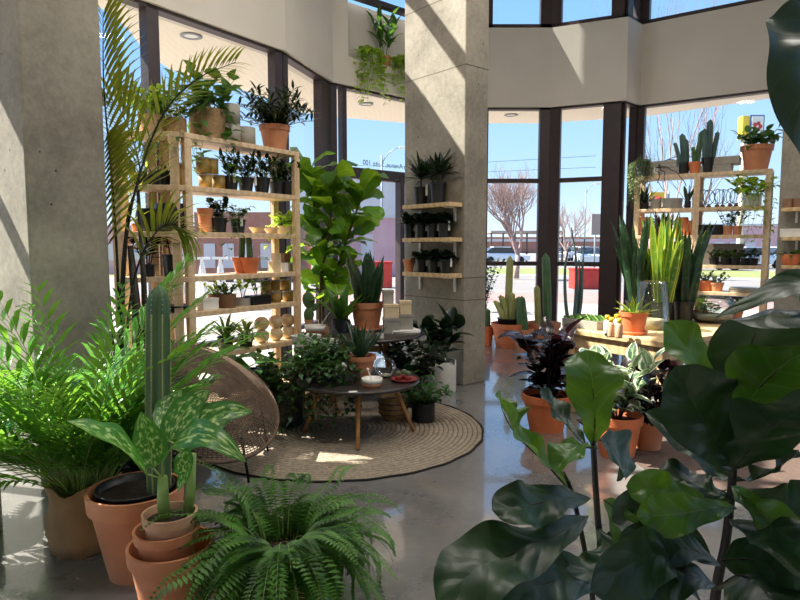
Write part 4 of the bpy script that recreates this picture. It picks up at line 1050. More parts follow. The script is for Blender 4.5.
multicactus(684, .1, [(0, 0, .36, .035, -.04), (-.05, 0, .26, .022, -.07), (.035, .01, .3, .025, -.02)], 'black_plastic', 'upright cacti in a black pot left of the orange pot, right shelf top', .13, .065)
multicactus(694.5, .08, [(-.01, 0, .2, .022, -.02), (.03, 0, .38, .027, .03), (.02, .03, .34, .02, .05)], 'terracotta_orange', 'cactus in an orange terracotta pot in the middle of the right shelf top', .13, .07, mat='cactus_skin')
multicactus(708, .1, [(0, 0, .46, .035, 0), (-.04, 0, .36, .03, -.02), (.05, 0, .33, .025, .04)], 'black_plastic', 'tallest cacti in a black pot right of the orange pot, right shelf top', .17, .075)
def bushpot(m, s_, rnd): bushy(m, s_, rnd, 16, .3, .14, .08, 6, .95, prof_ovate, .9, .004, (-.3, .9), .06, .25)
potted('potted_plant', 'leafy plant in a large terracotta pot at the end of the right shelf top', R(756, .17, 0), .16, .11, .27, 'terracotta', 'terra', bushpot, 'mid_leaf', seed=53)
# second level
potted('potted_plant', 'spiky dark plant in a black pot at the left end of the second right shelf', R(643.5, .12, 1), .07, .055, .08, 'black_plastic', 'nursery', lambda m, s_, rnd: straps(m, rnd, 40, .26, .025, (.4, 1.5), .3, .03), 'dark_leaf', seed=54, tagm=True)
for px, rr, lab in ((655.5, .075, 'smaller pale round woven box on the second right shelf'), (671, .12, 'wider pale round woven box on the second right shelf')):
    lath('round_box', [(.001, 0), (rr, 0), (rr, .085), (rr * 1.03, .085), (rr * 1.03, .12), (.001, .12)], 'grey_ceramic', lab, 'box', R(px, .16, 1))
potted('snake_plant', 'tiny twin-leaved snake plant in a purple-black pot on the second right shelf', R(687.5, .1, 1), .035, .028, .08, 'black_ceramic', 'plain', lambda m, s_, rnd: snakes(m, rnd, 4, .28, .05, .02, .3), 'snake_dark', seed=55)
for i, (px, d) in enumerate(((702, .1), (708.5, .18), (717, .1), (722.5, .19), (730, .1), (736, .18))):
    r = thing('wire_ornament', 'round wire ornament on a small wood foot, %s of six on the second right shelf' % ['first', 'second', 'third', 'fourth', 'fifth', 'last'][i], 'ornament', R(px, d, 1), .4 * i)
    MB().lathe([(.001, 0), (.03, 0), (.02, .03), (.001, .035)], 14).build('foot', 'brown_wood', r)
    m = MB(); m.tube([(.085 * math.cos(t), 0, .12 + .085 * math.sin(t)) for t in [k * 2 * PI / 24 for k in range(25)]], .004, 5); m.tube([(0, 0, .03), (0, 0, .12)], .003, 4)
    m.tube([(0, .08 * math.cos(t), .12 + .08 * math.sin(t)) for t in [k * 2 * PI / 24 for k in range(25)]], .003, 4)
    m.build('wire_ring', 'sign_blue', r)
potted('trailing_plant', 'lush yellow-green plant hanging over the right end of the second right shelf', R(752, .1, 1), .09, .07, .12, 'white_ceramic', 'plain', lambda m, s_, rnd: (bushpot(m, s_, rnd), trails(m, s_, rnd, 9, .55, .07, .09, 0, -2.6, 2.2)), 'lime_leaf', seed=56)
# third level
lath('upturned_pot', [(.11, 0), (.11, .045), (.1, .045), (.07, .22), (.001, .22)], 'terracotta', 'upturned terracotta pot at the left end of the third right shelf', 'pot', R(645, .14, 2))
lath('upturned_pot', [(.105, 0), (.105, .045), (.095, .045), (.065, .21), (.001, .21)], 'terracotta_orange', 'upturned terracotta pot left of the middle post on the third right shelf', 'pot', R(681.5, .16, 2))
lath('terracotta_cup', pot_prof(.065, .05, .17, 'plain'), 'terracotta', 'straight terracotta pot touching the middle post on the third right shelf', 'pot', R(690, .2, 2))
potted('potted_succulent', 'dark rosette succulent in a red-brown pot on the third right shelf', R(661, .14, 2), .07, .05, .1, 'terracotta', 'terra', lambda m, s_, rnd: straps(m, rnd, 30, .24, .025, (.5, 1.4), .2, .03), 'burgundy_leaf', seed=57)
for i, px in enumerate((700.5, 709, 717.5)):
    lath('black_cup', pot_prof(.058, .05, .115, 'plain'), 'black_ceramic', 'plain black pot, %s of three on the third right shelf' % ['left', 'middle', 'right'][i], 'pot', R(px, .12, 2))
for i, px in enumerate((727.5, 737)):
    potted('potted_plant', 'small dark plant in a little terracotta pot, %s of two on the third right shelf' % ['left', 'right'][i], R(px, .1, 2), .05, .04, .1, 'terracotta', 'terra', lambda m, s_, rnd: bushy(m, s_, rnd, 8, .22, .06, .035, 7, .6), 'dark_leaf', seed=58 + i)
# fourth level
for i, (px, wd, d) in enumerate(((709, .3, .26), (728, .3, .24))):
    boxy('canvas_box', wd, .06, .24, 'white_card' if i == 0 else 'grey_ceramic', ['pale box standing at the back of the fourth right shelf, left one', 'grey box standing at the back of the fourth right shelf, right one'][i], 'box', R(px, d, 3), RIGHT.rz, lid=.03)
for i, (px, d) in enumerate(((714, .1), (726, .1), (735, .1), (745, .1), (753, .1))):
    lab = 'low dark leafy plant, %s of five small pots on the fourth right shelf' % ['first', 'second', 'third', 'fourth', 'last'][i]
    potted('nursery_plant', lab, R(px, d, 3), .055, .045, .08, 'black_plastic', 'nursery', lambda m, s_, rnd: bushy(m, s_, rnd, 9, .13, .05, .035, 6, .8), 'ivy_leaf' if i < 3 else 'dark_leaf', seed=60 + i, tagm=True)
# fifth level
r = potted('potted_succulent', 'grey-leaved plant in an orange pot on the fifth right shelf', R(705, .12, 4), .08, .06, .12, 'terracotta_orange', 'terra', succ, 'grey_leaf', seed=66)
potted('potted_succulent', 'bushy brown-tipped succulent on the fifth right shelf', R(716, .12, 4), .08, .06, .1, 'terracotta', 'terra', lambda m, s_, rnd: bushy(m, s_, rnd, 12, .16, .05, .03, 7, .9), 'grey_leaf', seed=67)
boxy('wooden_tray', .36, .2, .05, 'grey_ceramic', 'low grey tray on the fifth right shelf under the leafy plants', 'tray', R(748, .16, 4), RIGHT.rz, lid=.015)

enlarge(RIGHT, 1.16)
for o in COL.objects:
    if not o.parent and o.get('category') == 'box' and abs(o.location.z - RL[0] - .085) < .004: o.location.z = RL[0] + .085 * 1.16 + .001
# ================================================================== RIGHT PILLAR SHELVES
re_ = V(.74, -.67).normalized(); rn = V(-.67, -.74).normalized()     # along the face, outwards
def rp(px, out, z):
    lo, hi = -.2, 1.2
    for _ in range(50):
        m = (lo + hi) / 2; q = rc + re_ * m + rn * out; dd = q.y * cp - (z - H) * sp_
        if 400 + F * q.x / dd < px: lo = m
        else: hi = m
    return V(q.x, q.y, z)
KEEP[:] = [(rc, rn)]
PZ = []
for k, (py, lab) in enumerate(((208, 'upper pine shelf on the right pillar'), (237, 'middle pine shelf on the right pillar'), (265, 'lower pine shelf on the right pillar'))):
    z = at(790, py, 6.85).z; PZ.append(z); a = rp(781, .19, z)
    r = thing('wall_shelf', lab, 'shelf', (a.x, a.y, z), math.atan2(re_.y, re_.x))
    MB().box((0, 0, -.04), (.6, .188, 0)).build('board', 'light_wood', r, smooth=False, bevel=.004)
    for x in (.12, .48): MB().box((x - .012, .17, -.16), (x + .012, .188, -.04)).build('bracket', 'white_metal', r, smooth=False)
for i, px in enumerate((787.5, 798)):
    lath('wooden_cup', [(.001, 0), (.045, 0), (.05, .03), (.047, .1), (.04, .1), (.04, .02)], 'cork_brown', 'round brown cup, %s of two on the upper right-pillar shelf' % ['left', 'right'][i], 'cup', rp(px, .1, PZ[0]))
for i, px in enumerate((786.5, 799)):
    boxy('soap_box', .12, .06, .09, 'white_card', 'small white carton, %s of two on the middle right-pillar shelf' % ['left', 'right'][i], 'box', rp(px, .1, PZ[1]), math.atan2(re_.y, re_.x), lid=.02)
potted('potted_plant', 'strappy plant in a round orange pot on the lower right-pillar shelf', rp(790, .1, PZ[2]), .085, .065, .12, 'terracotta_orange', 'round', lambda m, s_, rnd: straps(m, rnd, 12, .2, .05, (.2, 1.1), 1.0, .02), 'mid_leaf', seed=71)

KEEP[:] = []
# ================================================================== RUG + TABLES
cr_ = V(-.5, 5.0)
r = thing('round_rug', 'round natural jute rug with braided rings under the black coffee table', 'rug', (cr_.x, cr_.y, 0))
m = MB(); pr = []; nr = 30; R0 = 1.17
for i in range(nr):
    a = i * R0 / nr; b = (i + 1) * R0 / nr
    pr += [(max(a, .001), .004), (a + (b - a) * .3, .011), (a + (b - a) * .7, .011)]
pr += [(R0, .004), (R0, .0)]
m.lathe(pr, 96); m.build('braid', 'rug_jute', r)
e = MB(); rnd = random.Random(1)
e.tube([((R0 + .004 + .006 * math.sin(k * 1.7)) * math.cos(2 * PI * k / 90), (R0 + .004 + .006 * math.sin(k * 1.7)) * math.sin(2 * PI * k / 90), .008) for k in range(91)], .008, 5); e.build('binding', 'rug_edge', r)
o = MB().box((-.95, -.8, 0), (.95, .8, .008)).build('floor_shade', 'shade_brown', smooth=False); o.location = (2.55, 4.55, 0); o.rotation_euler = (0, 0, .1); tag(o, 'dark brown sheet painting in floor shade under the right wooden table', 'mat')  # dark sheet laid on the floor to stand for shade
# coffee table
TC = V(-.33, 4.86); tz = .45
r = thing('coffee_table', 'low round black coffee table with splayed wooden legs on the jute rug', 'table', (TC.x, TC.y, .011))
MB().lathe([(.001, tz - .04), (.47, tz - .04), (.485, tz - .03), (.485, tz - .012), (.47, tz - .011), (.001, tz - .011)], 56).build('tabletop', 'dark_top', r)
for a in (-PI / 2 + .0, -PI / 2 + PI / 2, PI / 2, PI):
    a += .05; t = V(.27 * math.cos(a), .27 * math.sin(a), tz - .04); b = V(.44 * math.cos(a), .44 * math.sin(a), 0)
    MB().tube([b, t], [.013, .022], 10).build('leg', 'oak', r)
TT = .011 + tz - .011
# upper display table
UC = V(-.36, 5.98); uz = .665
r = thing('display_table', 'round wooden display table with a dark top behind the coffee table', 'table', (UC.x, UC.y, 0))
MB().lathe([(.001, uz - .03), (.56, uz - .03), (.575, uz - .015), (.56, uz), (.001, uz)], 56).build('tabletop', 'dark_top', r)
for k in range(4):
    a = PI / 4 + k * PI / 2; MB().tube([(.42 * math.cos(a), .42 * math.sin(a), .0), (.3 * math.cos(a), .3 * math.sin(a), uz - .03)], [.018, .028], 10).build('leg', 'oak', r)
MB().bar((-.34, 0, .5), (.34, 0, .5), .03, .06).build('stretcher', 'oak', r, smooth=False)

def tp(px, py, z):
    q = gnd(px, py, z); return q
# on the coffee table
def aloe(n, L, W): return lambda m, s_, rnd: straps(m, rnd, n, L, W, (.75, 1.5), .1, .03, prof_lance, .5, 7)
potted('aloe_plant', 'dark spiky aloe in a terracotta pot on the coffee table', tp(360, 377, TT), .13, .085, .18, 'terracotta', 'terra', aloe(20, .36, .042), 'snake_dark', seed=81)
def ivy(m, s_, rnd):
    bushy(m, s_, rnd, 44, .25, .075, .07, 11, 1.3, prof_heart, .8, .002, (-.4, 1.0), .1, .1)
    trails(m, s_, rnd, 44, .42, .07, .13, .02, 0, 2 * PI, step=.03, out=.14)
p = tp(322, 379, TT); potted('trailing_ivy', 'dense dark ivy spilling over the left edge of the coffee table', p, .13, .11, .14, 'black_ceramic', 'plain', ivy, 'ivy_leaf', 'brown_stem', seed=82)
def ivyr(m, s_, rnd):
    bushy(m, s_, rnd, 40, .42, .08, .06, 12, .95, prof_ovate, .8, .002, (-.4, 1.0), .08, .1)
p = gnd(296, 402, 0); potted('trailing_ivy', 'leafy green ivy bush on a plant stand left of the coffee table', V(-.95, 5.1, .011), .14, .12, .3, 'black_ceramic', 'plain', lambda m, s_, rnd: (ivyr(m, s_, rnd), trails(m, s_, rnd, 26, .32, .055, .13, .02, step=.03, out=.12)), 'ivy_leaf', 'brown_stem', seed=83)
r = thing('white_bowl', 'low white and terracotta dish with a small spoon at the front of the coffee table', 'bowl', tp(372, 386, TT))
MB().lathe([(.001, 0), (.07, 0), (.075, .025), (.074, .028)], 28).build('terracotta_base', 'terracotta', r)
MB().lathe([(.001, .026), (.076, .027), (.079, .062), (.072, .062), (.068, .035), (.001, .034)], 28).build('white_rim', 'white_ceramic', r)
MB().tube([(.0, 0, .04), (-.03, .01, .12)], .004).ball((-.032, .01, .125), .012).build('spoon', 'white_ceramic', r)
r = thing('glass_terrarium', 'round clear glass terrarium ball on the coffee table right of the aloe', 'terrarium', tp(385, 377, TT))
MB().lathe([(.03, .002)] + [(.09 * math.sin(a), .085 - .085 * math.cos(a)) for a in [.4, .8, 1.2, 1.6, 2.0, 2.4]] + [(.055, .15)], 28).build('glass_body', 'clear_glass', r)
MB().lathe([(.001, .004), (.05, .012), (.05, .02), (.001, .035)], 18).build('soil', 'pebbles', r)
r = thing('glass_terrarium', 'low clear glass dish on the coffee table left of the white dish', 'terrarium', tp(348, 384, TT))
MB().lathe([(.03, .002), (.08, .04), (.1, .09), (.098, .09), (.078, .042), (.03, .008)], 28).build('glass_body', 'clear_glass', r)
r = thing('plant_tray', 'red dish of tiny red-potted cacti at the right of the coffee table', 'tray', tp(404, 381, TT))
MB().lathe([(.001, 0), (.08, 0), (.105, .02), (.1, .024), (.078, .008), (.001, .008)], 28).build('dish', 'red_flower', r)
for i, (x, y) in enumerate(((-.045, -.02), (.03, -.03), (0, .045))):
    c = thing('potted_cactus', 'tiny white-topped cactus in a red cup, %s in the red dish' % ['left one', 'right one', 'rear one'][i], 'cactus', tp(404, 381, TT) + V(x, y, .008))
    MB().lathe([(.001, 0), (.024, 0), (.03, .045), (.025, .045), (.001, .03)], 16).build('cup', 'red_flower', c)
    MB().ball((0, 0, .055), .024).build('cactus_body', 'grey_leaf', c)
o = MB().box((-.03, -.02, 0), (.03, .02, .004)).build('price_card', 'white_card', smooth=False); o.location = tp(353, 392, TT); o.rotation_euler = (0, 0, .3); tag(o, 'small white card lying on the front of the coffee table', 'card')
# on the display table
def U(px, py): return gnd(px, py, uz)
potted('snake_plant', 'tall dark snake plant in a ringed terracotta pot on the display table', V(*U(367, 330)[:2], uz), .165, .115, .28, 'terracotta', 'terra', lambda m, s_, rnd: snakes(m, rnd, 18, .62, .1, .11, .32), 'snake_dark', seed=84, saucer=True)
potted('aloe_plant', 'bright green broad-leaved plant in a small pot on the display table', V(*U(341, 332)[:2], uz), .09, .07, .12, 'black_ceramic', 'plain', lambda m, s_, rnd: straps(m, rnd, 16, .42, .085, (.6, 1.4), .5, .02, prof_lance, .35, 7), 'mid_leaf', seed=85)
for i, (px, py, z, w, h) in enumerate(((391, 333, 0, .15, .15), (391, 333, .15, .14, .13), (405, 332, 0, .14, .15), (405, 332, .15, .11, .13), (388, 332, .28, .1, .13))):
    q = U(px, py); boxy('gift_box', w, .1, h, 'cream_ceramic' if i % 2 else 'grey_ceramic', 'pale cardboard gift box, %s of the pile on the display table' % ['lower left', 'middle left', 'lower right', 'upper right', 'topmost left'][i], 'box', V(q.x, q.y, uz + z + (.028 if i in (2, 3) else 0)), .15, lid=.03)
q = U(404, 332)
for k in range(2):
    boxy('book', .28, .2, .014, 'white_card', ['lower white book under the gift boxes on the display table', 'upper white book under the gift boxes on the display table'][k], 'book', V(q.x, q.y, uz + .014 * k), .2 + .1 * k)
q = U(377, 335); 
r = thing('pedestal_dish', 'white bowl with a greeting card leaning in it at the left of the display table', 'bowl', V(*U(316, 333)[:2], uz))
MB().lathe([(.001, 0), (.09, 0), (.1, .03)], 28).build('terracotta_base', 'terracotta', r); MB().lathe([(.001, .03), (.1, .03), (.11, .075), (.1, .075), (.09, .04), (.001, .04)], 28).build('white_rim', 'white_ceramic', r)
R2 = Matrix.Translation((0.03, 0, .05)) @ Matrix.Rotation(.6, 4, 'Y')
MB().box((-.002, -.05, 0), (.002, .05, .18), R2).build('card', 'white_card', r, smooth=False); 
o = MB().box((-.004, -.025, .04), (-.002, .025, .15), R2).build('card_print', 'sign_blue', r, smooth=False)
r = potted('small_cactus', 'flat paddle prickly pear rising beside the display table at its left', V(*U(309, 326)[:2], uz), .05, .04, .07, 'terracotta_pale', 'terra', lambda m, s_, rnd: None, 'mid_leaf', seed=86, cat='cactus')
pm = MB()
for cx, cz, rx, rz_, tl in ((0, .12, .055, .08, .1), (.0, .27, .065, .09, -.15), (.07, .2, .03, .05, .6)):
    T_ = Matrix.Translation((cx, 0, cz)) @ Matrix.Rotation(tl, 4, 'Y')
    b = MB(); b.ball((0, 0, 0), 1, 18, 12); pm.add([T_ @ V(v[0] * rx, v[1] * .012, v[2] * rz_) for v in b.v], b.f)
pm.build('paddle', 'cactus_skin', r)
for i, (px, py) in enumerate(((327, 338), (334, 340))):
    lath('amber_bottle', [(.001, 0), (.022, 0), (.022, .09), (.008, .11), (.008, .13), (.001, .13)], 'brown_wood' if i == 0 else 'dark_top', 'small dark bottle, %s of two at the front left of the display table' % ['left', 'right'][i], 'bottle', V(*U(px, py)[:2], uz))
q = U(380, 338); boxy('small_card', .07, .004, .05, 'white_card', 'small white card standing in front of the ringed terracotta pot', 'card', V(q.x, q.y - .03, uz))
# crumpled white paper bags under
rnd = random.Random(4)
for i, (x, y, s) in enumerate(((-.82, 5.38, 1), (-.64, 5.32, .85))):
    m = MB(); n = 20; pr = [(.001, 0), (.1, 0), (.11, .06), (.1, .13), (.125, .2), (.115, .19), (.09, .1)]
    m.lathe(pr, n); m.v = [(a * (1 + rnd.uniform(-.12, .12)) * s, b * (1 + rnd.uniform(-.12, .12)) * s, c * s) for a, b, c in m.v]
    r = potted('bagged_plant', ['small leafy plant in a crumpled white paper bag on the wooden stool, left one', 'small leafy plant in a crumpled white paper bag on the wooden stool, right one'][i], V(x, y, .52), .09 * s, .08 * s, .15 * s, 'white_card', 'plain', lambda mm, ss, rr: bushy(mm, ss, rr, 8, .12, .05, .04, 5, .8), 'ivy_leaf', seed=87 + i)
    m.build('paper_bag', 'white_card', r, smooth=False)
r = thing('plant_stool', 'low wooden stool behind the ivy holding two white paper bags', 'stool', (-.73, 5.35, .011))
MB().lathe([(.001, .48), (.2, .48), (.21, .495), (.2, .508), (.001, .508)], 32).build('seat', 'oak', r)
for k in range(3):
    a = k * 2.1 + .4; MB().tube([(.18 * math.cos(a), .18 * math.sin(a), 0), (.13 * math.cos(a), .13 * math.sin(a), .48)], .014, 8).build('leg', 'oak', r)
# floor pots under / right of tables
q = gnd(391, 432); r = potted('basket_planter', 'woven basket planter under the coffee table on the rug', V(-.06, 5.25, .011), .115, .09, .2, 'wicker', 'round', lambda m, s_, rnd: None, 'mid_leaf', seed=90, cat='basket')
for k in range(3): 
    MB().tube([((.122 + .004 * math.sin(k)) * math.cos(2 * PI * i / 32), (.122 + .004 * math.sin(k)) * math.sin(2 * PI * i / 32), .06 + .045 * k) for i in range(33)], .006, 5).build('band', 'wicker_dark', r)
potted('bushy_plant', 'dense dark green bush standing right of the coffee table', V(.12, 5.75, 0), .15, .12, .3, 'black_ceramic', 'plain', lambda m, s_, rnd: bushy(m, s_, rnd, 34, .5, .11, .075, 11, .95, prof_ovate, .8, .003, (-.4, 1.0), .08, .1), 'dark_leaf', 'brown_stem', seed=91)
potted('bushy_plant', 'mid-green trailing bush on the floor at the right edge of the rug', V(.2, 5.2, .011), .1, .08, .16, 'black_ceramic', 'plain', lambda m, s_, rnd: bushy(m, s_, rnd, 20, .3, .085, .055, 8, 1.0, prof_ovate, .8, .003, (-.4, 1.0), .06, .1), 'ivy_leaf', 'green_stem', seed=92)
# calathea / rubber plant in tall white pot
def bigleaf(n, h, lL, lW, per, spread=.5, el=(.1, 1.1), start=.3, wave=.05): return lambda m, s_, rnd: bushy(m, s_, rnd, n, h, lL, lW, per, spread, prof_ovate, .6, .007, el, .03, start, .25, wave, 6)
KEEP[:] = [(cc0, (ce.y, -ce.x))]
potted('rubber_plant', 'dark broad-leaved plant in a straight white pot in front of the centre column', V(.41, 6.3, 0), .17, .16, .33, 'white_ceramic', 'plain', bigleaf(9, .52, .28, .14, 8, .6), 'dark_leaf', 'green_stem', seed=93)

KEEP[:] = []
# ================================================================== WICKER CHAIR
r = thing('wicker_chair', 'round wicker lounge chair with thin black legs behind the fern', 'chair', (-1.29, 4.1, 0), 0)
Tn = Matrix.Translation((-.08, 0, .46)) @ Matrix.Scale(1.2, 4) @ Matrix.Rotation(math.radians(24), 4, 'X') @ Matrix.Rotation(math.radians(27), 4, 'Y')
def shell(u, a):
    rr = .45 * u; return Tn @ V(rr * math.cos(a) * 1.05, rr * math.sin(a), .20 * (1 - u * u) * 1.0 - .03 + .05 * u)
m = MB()
for k in range(110):
    a = 2 * PI * k / 110; m.tube([shell(.1 + .9 * j / 8, a + .0) for j in range(9)], .0032, 4, cap=False)
for j in range(40):
    u = .12 + .86 * j / 39; m.tube([shell(u, 2 * PI * k / 48) for k in range(49)], .0034, 4, cap=False)
m.build('woven_shell', 'wicker_dark', r)
m = MB(); m.tube([shell(1.0, 2 * PI * k / 56) for k in range(57)], .014, 8); m.build('rim', 'wicker_dark', r)
for sx, sy in ((-.3, -.25), (.3, -.25), (-.3, .27), (.3, .27)):
    a = math.atan2(sy, sx); t = shell(.8, a); MB().tube([(sx * 1.1, sy * 1.1, 0), (t.x, t.y, t.z)], .009, 8).build('leg', 'black_metal', r)

# ================================================================== LEFT FOREGROUND PLANTS
# parlor palm
r = thing('parlor_palm', 'big bright green parlor palm in a brown paper bag at the far left', 'plant', (-1.58, 3.0, 0))
m = MB(); rnd = random.Random(6); n = 40; pr = [(.001, 0), (.15, .0), (.17, .08), (.165, .18), (.15, .27), (.17, .33), (.165, .335), (.14, .27), (.12, .2)]
m.lathe(pr, n); m.v = [((1 + .05 * math.sin(9 * math.atan2(b, a) + c * 30) + rnd.uniform(-.02, .02)) * a, (1 + .05 * math.sin(9 * math.atan2(b, a) + c * 30) + rnd.uniform(-.02, .02)) * b, c + (.02 * math.sin(5 * math.atan2(b, a)) if c > .3 else 0)) for a, b, c in m.v]; m.build('paper_bag', 'kraft_paper', r)
MB().lathe([(.001, .24), (.14, .24), (.13, .2)], 20).build('soil', 'soil', r)
f = MB(); s_ = MB()
for i in range(98):
    az = i * 2.39996 + rnd.uniform(-.2, .2); e = rnd.uniform(.75, 1.5); p0 = V(math.cos(az) * rnd.uniform(.01, .1), math.sin(az) * rnd.uniform(.01, .1), .24)
    L = rnd.uniform(.5, 1.18); tow = math.cos(az + .6)
    if tow > 0: e = max(e, .9 + .4 * tow); L *= 1 - .3 * tow
    frond(f, s_, p0, dirv(az, e), L * (1 + .35 * max(0, math.sin(e) - .8) / .2), 12, .2, .025, rnd.uniform(.4, 1.0) if tow > .3 else rnd.uniform(.6, 1.5), .6, .24, .75, .0035, .1, 12, .5)
ruffle(f, .02, 6); KEEP[:] = [(lc, (.8, -.6))]; keep_out(f, (-1.58, 3.0)); keep_out(s_, (-1.58, 3.0)); KEEP[:] = []
f.build('foliage', 'parlor_leaf', r); s_.build('stem', 'green_stem', r)
# second parlor palm behind left
r = thing('parlor_palm', 'second parlor palm behind the first, against the sunlit left pillar', 'plant', (-2.25, 3.1, 0))
pot(r, .16, .12, .3, 'white_ceramic', 'plain'); f = MB(); s_ = MB()
for i in range(26):
    az = i * 2.39996 + rnd.uniform(-.2, .2); frond(f, s_, V(math.cos(az) * .05, math.sin(az) * .05, .25), dirv(az, rnd.uniform(.8, 1.4)), rnd.uniform(.6, 1.0), 12, .24, .034, rnd.uniform(.6, 1.3), .5, .32, .9, .004, .1, 12, .5)
KEEP[:] = [(lc, (-.6, -.8))]; keep_out(f, (-2.25, 3.1)); keep_out(s_, (-2.25, 3.1)); KEEP[:] = []
f.build('foliage', 'parlor_leaf', r); s_.build('stem', 'green_stem', r)
# tall cactus
r = thing('tall_cactus', 'tall ribbed column cactus in a large terracotta pot at the front left', 'cactus', (-1.21, 2.75, 0))
pot(r, .205, .125, .40, 'terracotta', 'terra', n=40)
MB().lathe([(.155, .3), (.165, .40), (.172, .405), (.17, .41), (.16, .41), (.15, .33)], 36).build('nursery_pot', 'black_plastic', r)
MB().lathe([(.001, .38), (.155, .375)], 24).build('soil_top', 'soil', r)
c = MB(); sp = MB(); cactus(c, sp, (.11, 0, .37), .96, .048, 7, (.02, .02), .85, 26, .22); c.build('cactus_body', 'cactus_skin', r); sp.build('spines', 'spine', r)
rb = MB()
for j in range(7):
    a = 2 * PI * j / 7; rb.tube([(.11 + .02 * t ** 1.3 + .048 * 1.22 * (.98 - .12 * t) * (.85 + .15 * math.sin(min(1, t * 3) * PI / 2)) * math.cos(a), .02 * t ** 1.3 + .048 * 1.22 * (.98 - .12 * t) * (.85 + .15 * math.sin(min(1, t * 3) * PI / 2)) * math.sin(a), .37 + .96 * t) for t in [k * .86 / 20 for k in range(21)]], .0035, 4)
rb.build('rib_edges', 'cactus_pale', r)
# stack of nested terracotta pots holding the dieffenbachia
dx, dy = -.93, 2.42
for k, (rt_, rb_, h, z, ox, tl, lb_) in enumerate(((.165, .115, .30, 0, 0, .03, 'large terracotta pot at the bottom of the nested stack'), (.125, .09, .2, .165, -.015, -.05, 'middle terracotta pot nested in the large one'), )):
    o = MB().lathe(pot_prof(rt_, rb_, h, 'terra'), 40).build('terracotta_pot', 'terracotta', smooth=True); es = o.modifiers.new('EdgeSplit', 'EDGE_SPLIT'); es.split_angle = math.radians(50)
    o.location = (dx + ox, dy, z); tag(o, lb_, 'pot')
r = thing('dieffenbachia', 'dieffenbachia with broad mottled leaves in the topmost pot of the nested terracotta stack', 'plant', (dx + .0, dy, .24))
pot(r, .105, .08, .19, 'terracotta_pale', 'terra', n=36)
s_ = MB(); s_.tube([(-.02, 0, .14), (-.025, 0, .24), (-.02, -.01, .34)], [.024, .024, .018], 10); s_.tube([(.06, .03, .14), (.075, .03, .26), (.09, .03, .42)], [.02, .02, .014], 10)
s_.build('cane', 'green_stem', r)
def wp(px, py, Y, org): return at(px, py, Y) - V(*org)
def hero(root, pts, hw, mat, prof=prof_ovate, fold=.25, wave=.08, wf=5, nrm=(0, -1, .6), seg=18, nw=4, org=(0, 0, 0), petiole=None, rollv=0, seed=0, sm='green_stem', pr_=.005):
    P = [at(a, b, c) - V(*org) for a, b, c in pts]; cv = catmull(P, seg)
    n = V(*nrm)
    m = MB(); ribbon(m, cv, n, hw, prof, fold, wave, wf, nw, seed, rollv)
    o = m.build('leaf', mat, root)
    so_ = o.modifiers.new('Subdivision', 'SUBSURF'); so_.levels = 1; so_.render_levels = 1
    rb = MB(); up_ = V(*nrm).normalized()
    rb.tube([q - up_ * .002 for q in cv], [pr_ * .5 * (1 - .8 * i / seg) for i in range(seg + 1)], 5)
    if petiole:
        P2 = [V(*x) for x in petiole] + [cv[0]]
        rb.tube(catmull(P2, 8), pr_ * .8, 6)
    rb.build('petiole', sm, o)
    return o
org = (dx, dy, .24)
S1 = V(-.02, -.01, .33); S2 = V(.09, .03, .41)
Hd = lambda pts, hw, **k: hero(r, pts, hw, 'dief_leaf', org=org, **k)
Hd([(146, 474, 2.38), (122, 448, 2.25), (94, 432, 2.15), (67, 421, 2.1)], 0.071, nrm=(.3, -.5, 1), petiole=[S1], fold=.35)
Hd([(153, 468, 2.42), (148, 440, 2.42), (141, 412, 2.4)], 0.069, nrm=(.4, -1, .1), petiole=[S1], fold=.1, prof=prof_ovate)
Hd([(163, 462, 2.4), (180, 438, 2.3), (210, 436, 2.2), (246, 462, 2.15)], 0.071, nrm=(-.1, -.5, 1), petiole=[S1], fold=.05)
Hd([(172, 448, 2.5), (198, 428, 2.55), (226, 412, 2.6), (252, 412, 2.62)], 0.078, nrm=(-.1, -.9, .6), petiole=[S2], fold=.15)
Hd([(168, 440, 2.5), (180, 418, 2.55), (196, 400, 2.6), (210, 390, 2.62)], 0.063, nrm=(.2, -1, .3), petiole=[S2], fold=.2)
Hd([(180, 452, 2.45), (186, 470, 2.35), (178, 492, 2.3)], 0.046, nrm=(0, -1, .3), petiole=[S2], fold=.2)
Hd([(162, 430, 2.6), (170, 405, 2.7), (182, 390, 2.75)], 0.057, nrm=(.3, -1, .2), petiole=[S1], fold=.1)
# little lime bloom leaf
# Boston fern
r = thing('boston_fern', 'lush boston fern with arching fronds in a terracotta pot at the bottom centre-left', 'plant', (-.47, 2.42, 0))
pot(r, .175, .12, .31, 'terracotta', 'terra', n=36)
f = MB(); s_ = MB(); rnd = random.Random(9)
for i in range(175):
    az = i * 2.39996 + rnd.uniform(-.3, .3); e = rnd.uniform(.05, 1.45) ; L = rnd.uniform(.22, .56)
    frond(f, s_, V(math.cos(az) * .09, math.sin(az) * .09, .27), dirv(az, e), L, 30, .048, .0165, rnd.uniform(1.3, 3.0), .45, .06, 1.9, .0022, .03, 12, .18, 2)
ruffle(f, .035, 7)
f.build('foliage', 'fern_leaf', r); s_.build('stem', 'green_stem', r)
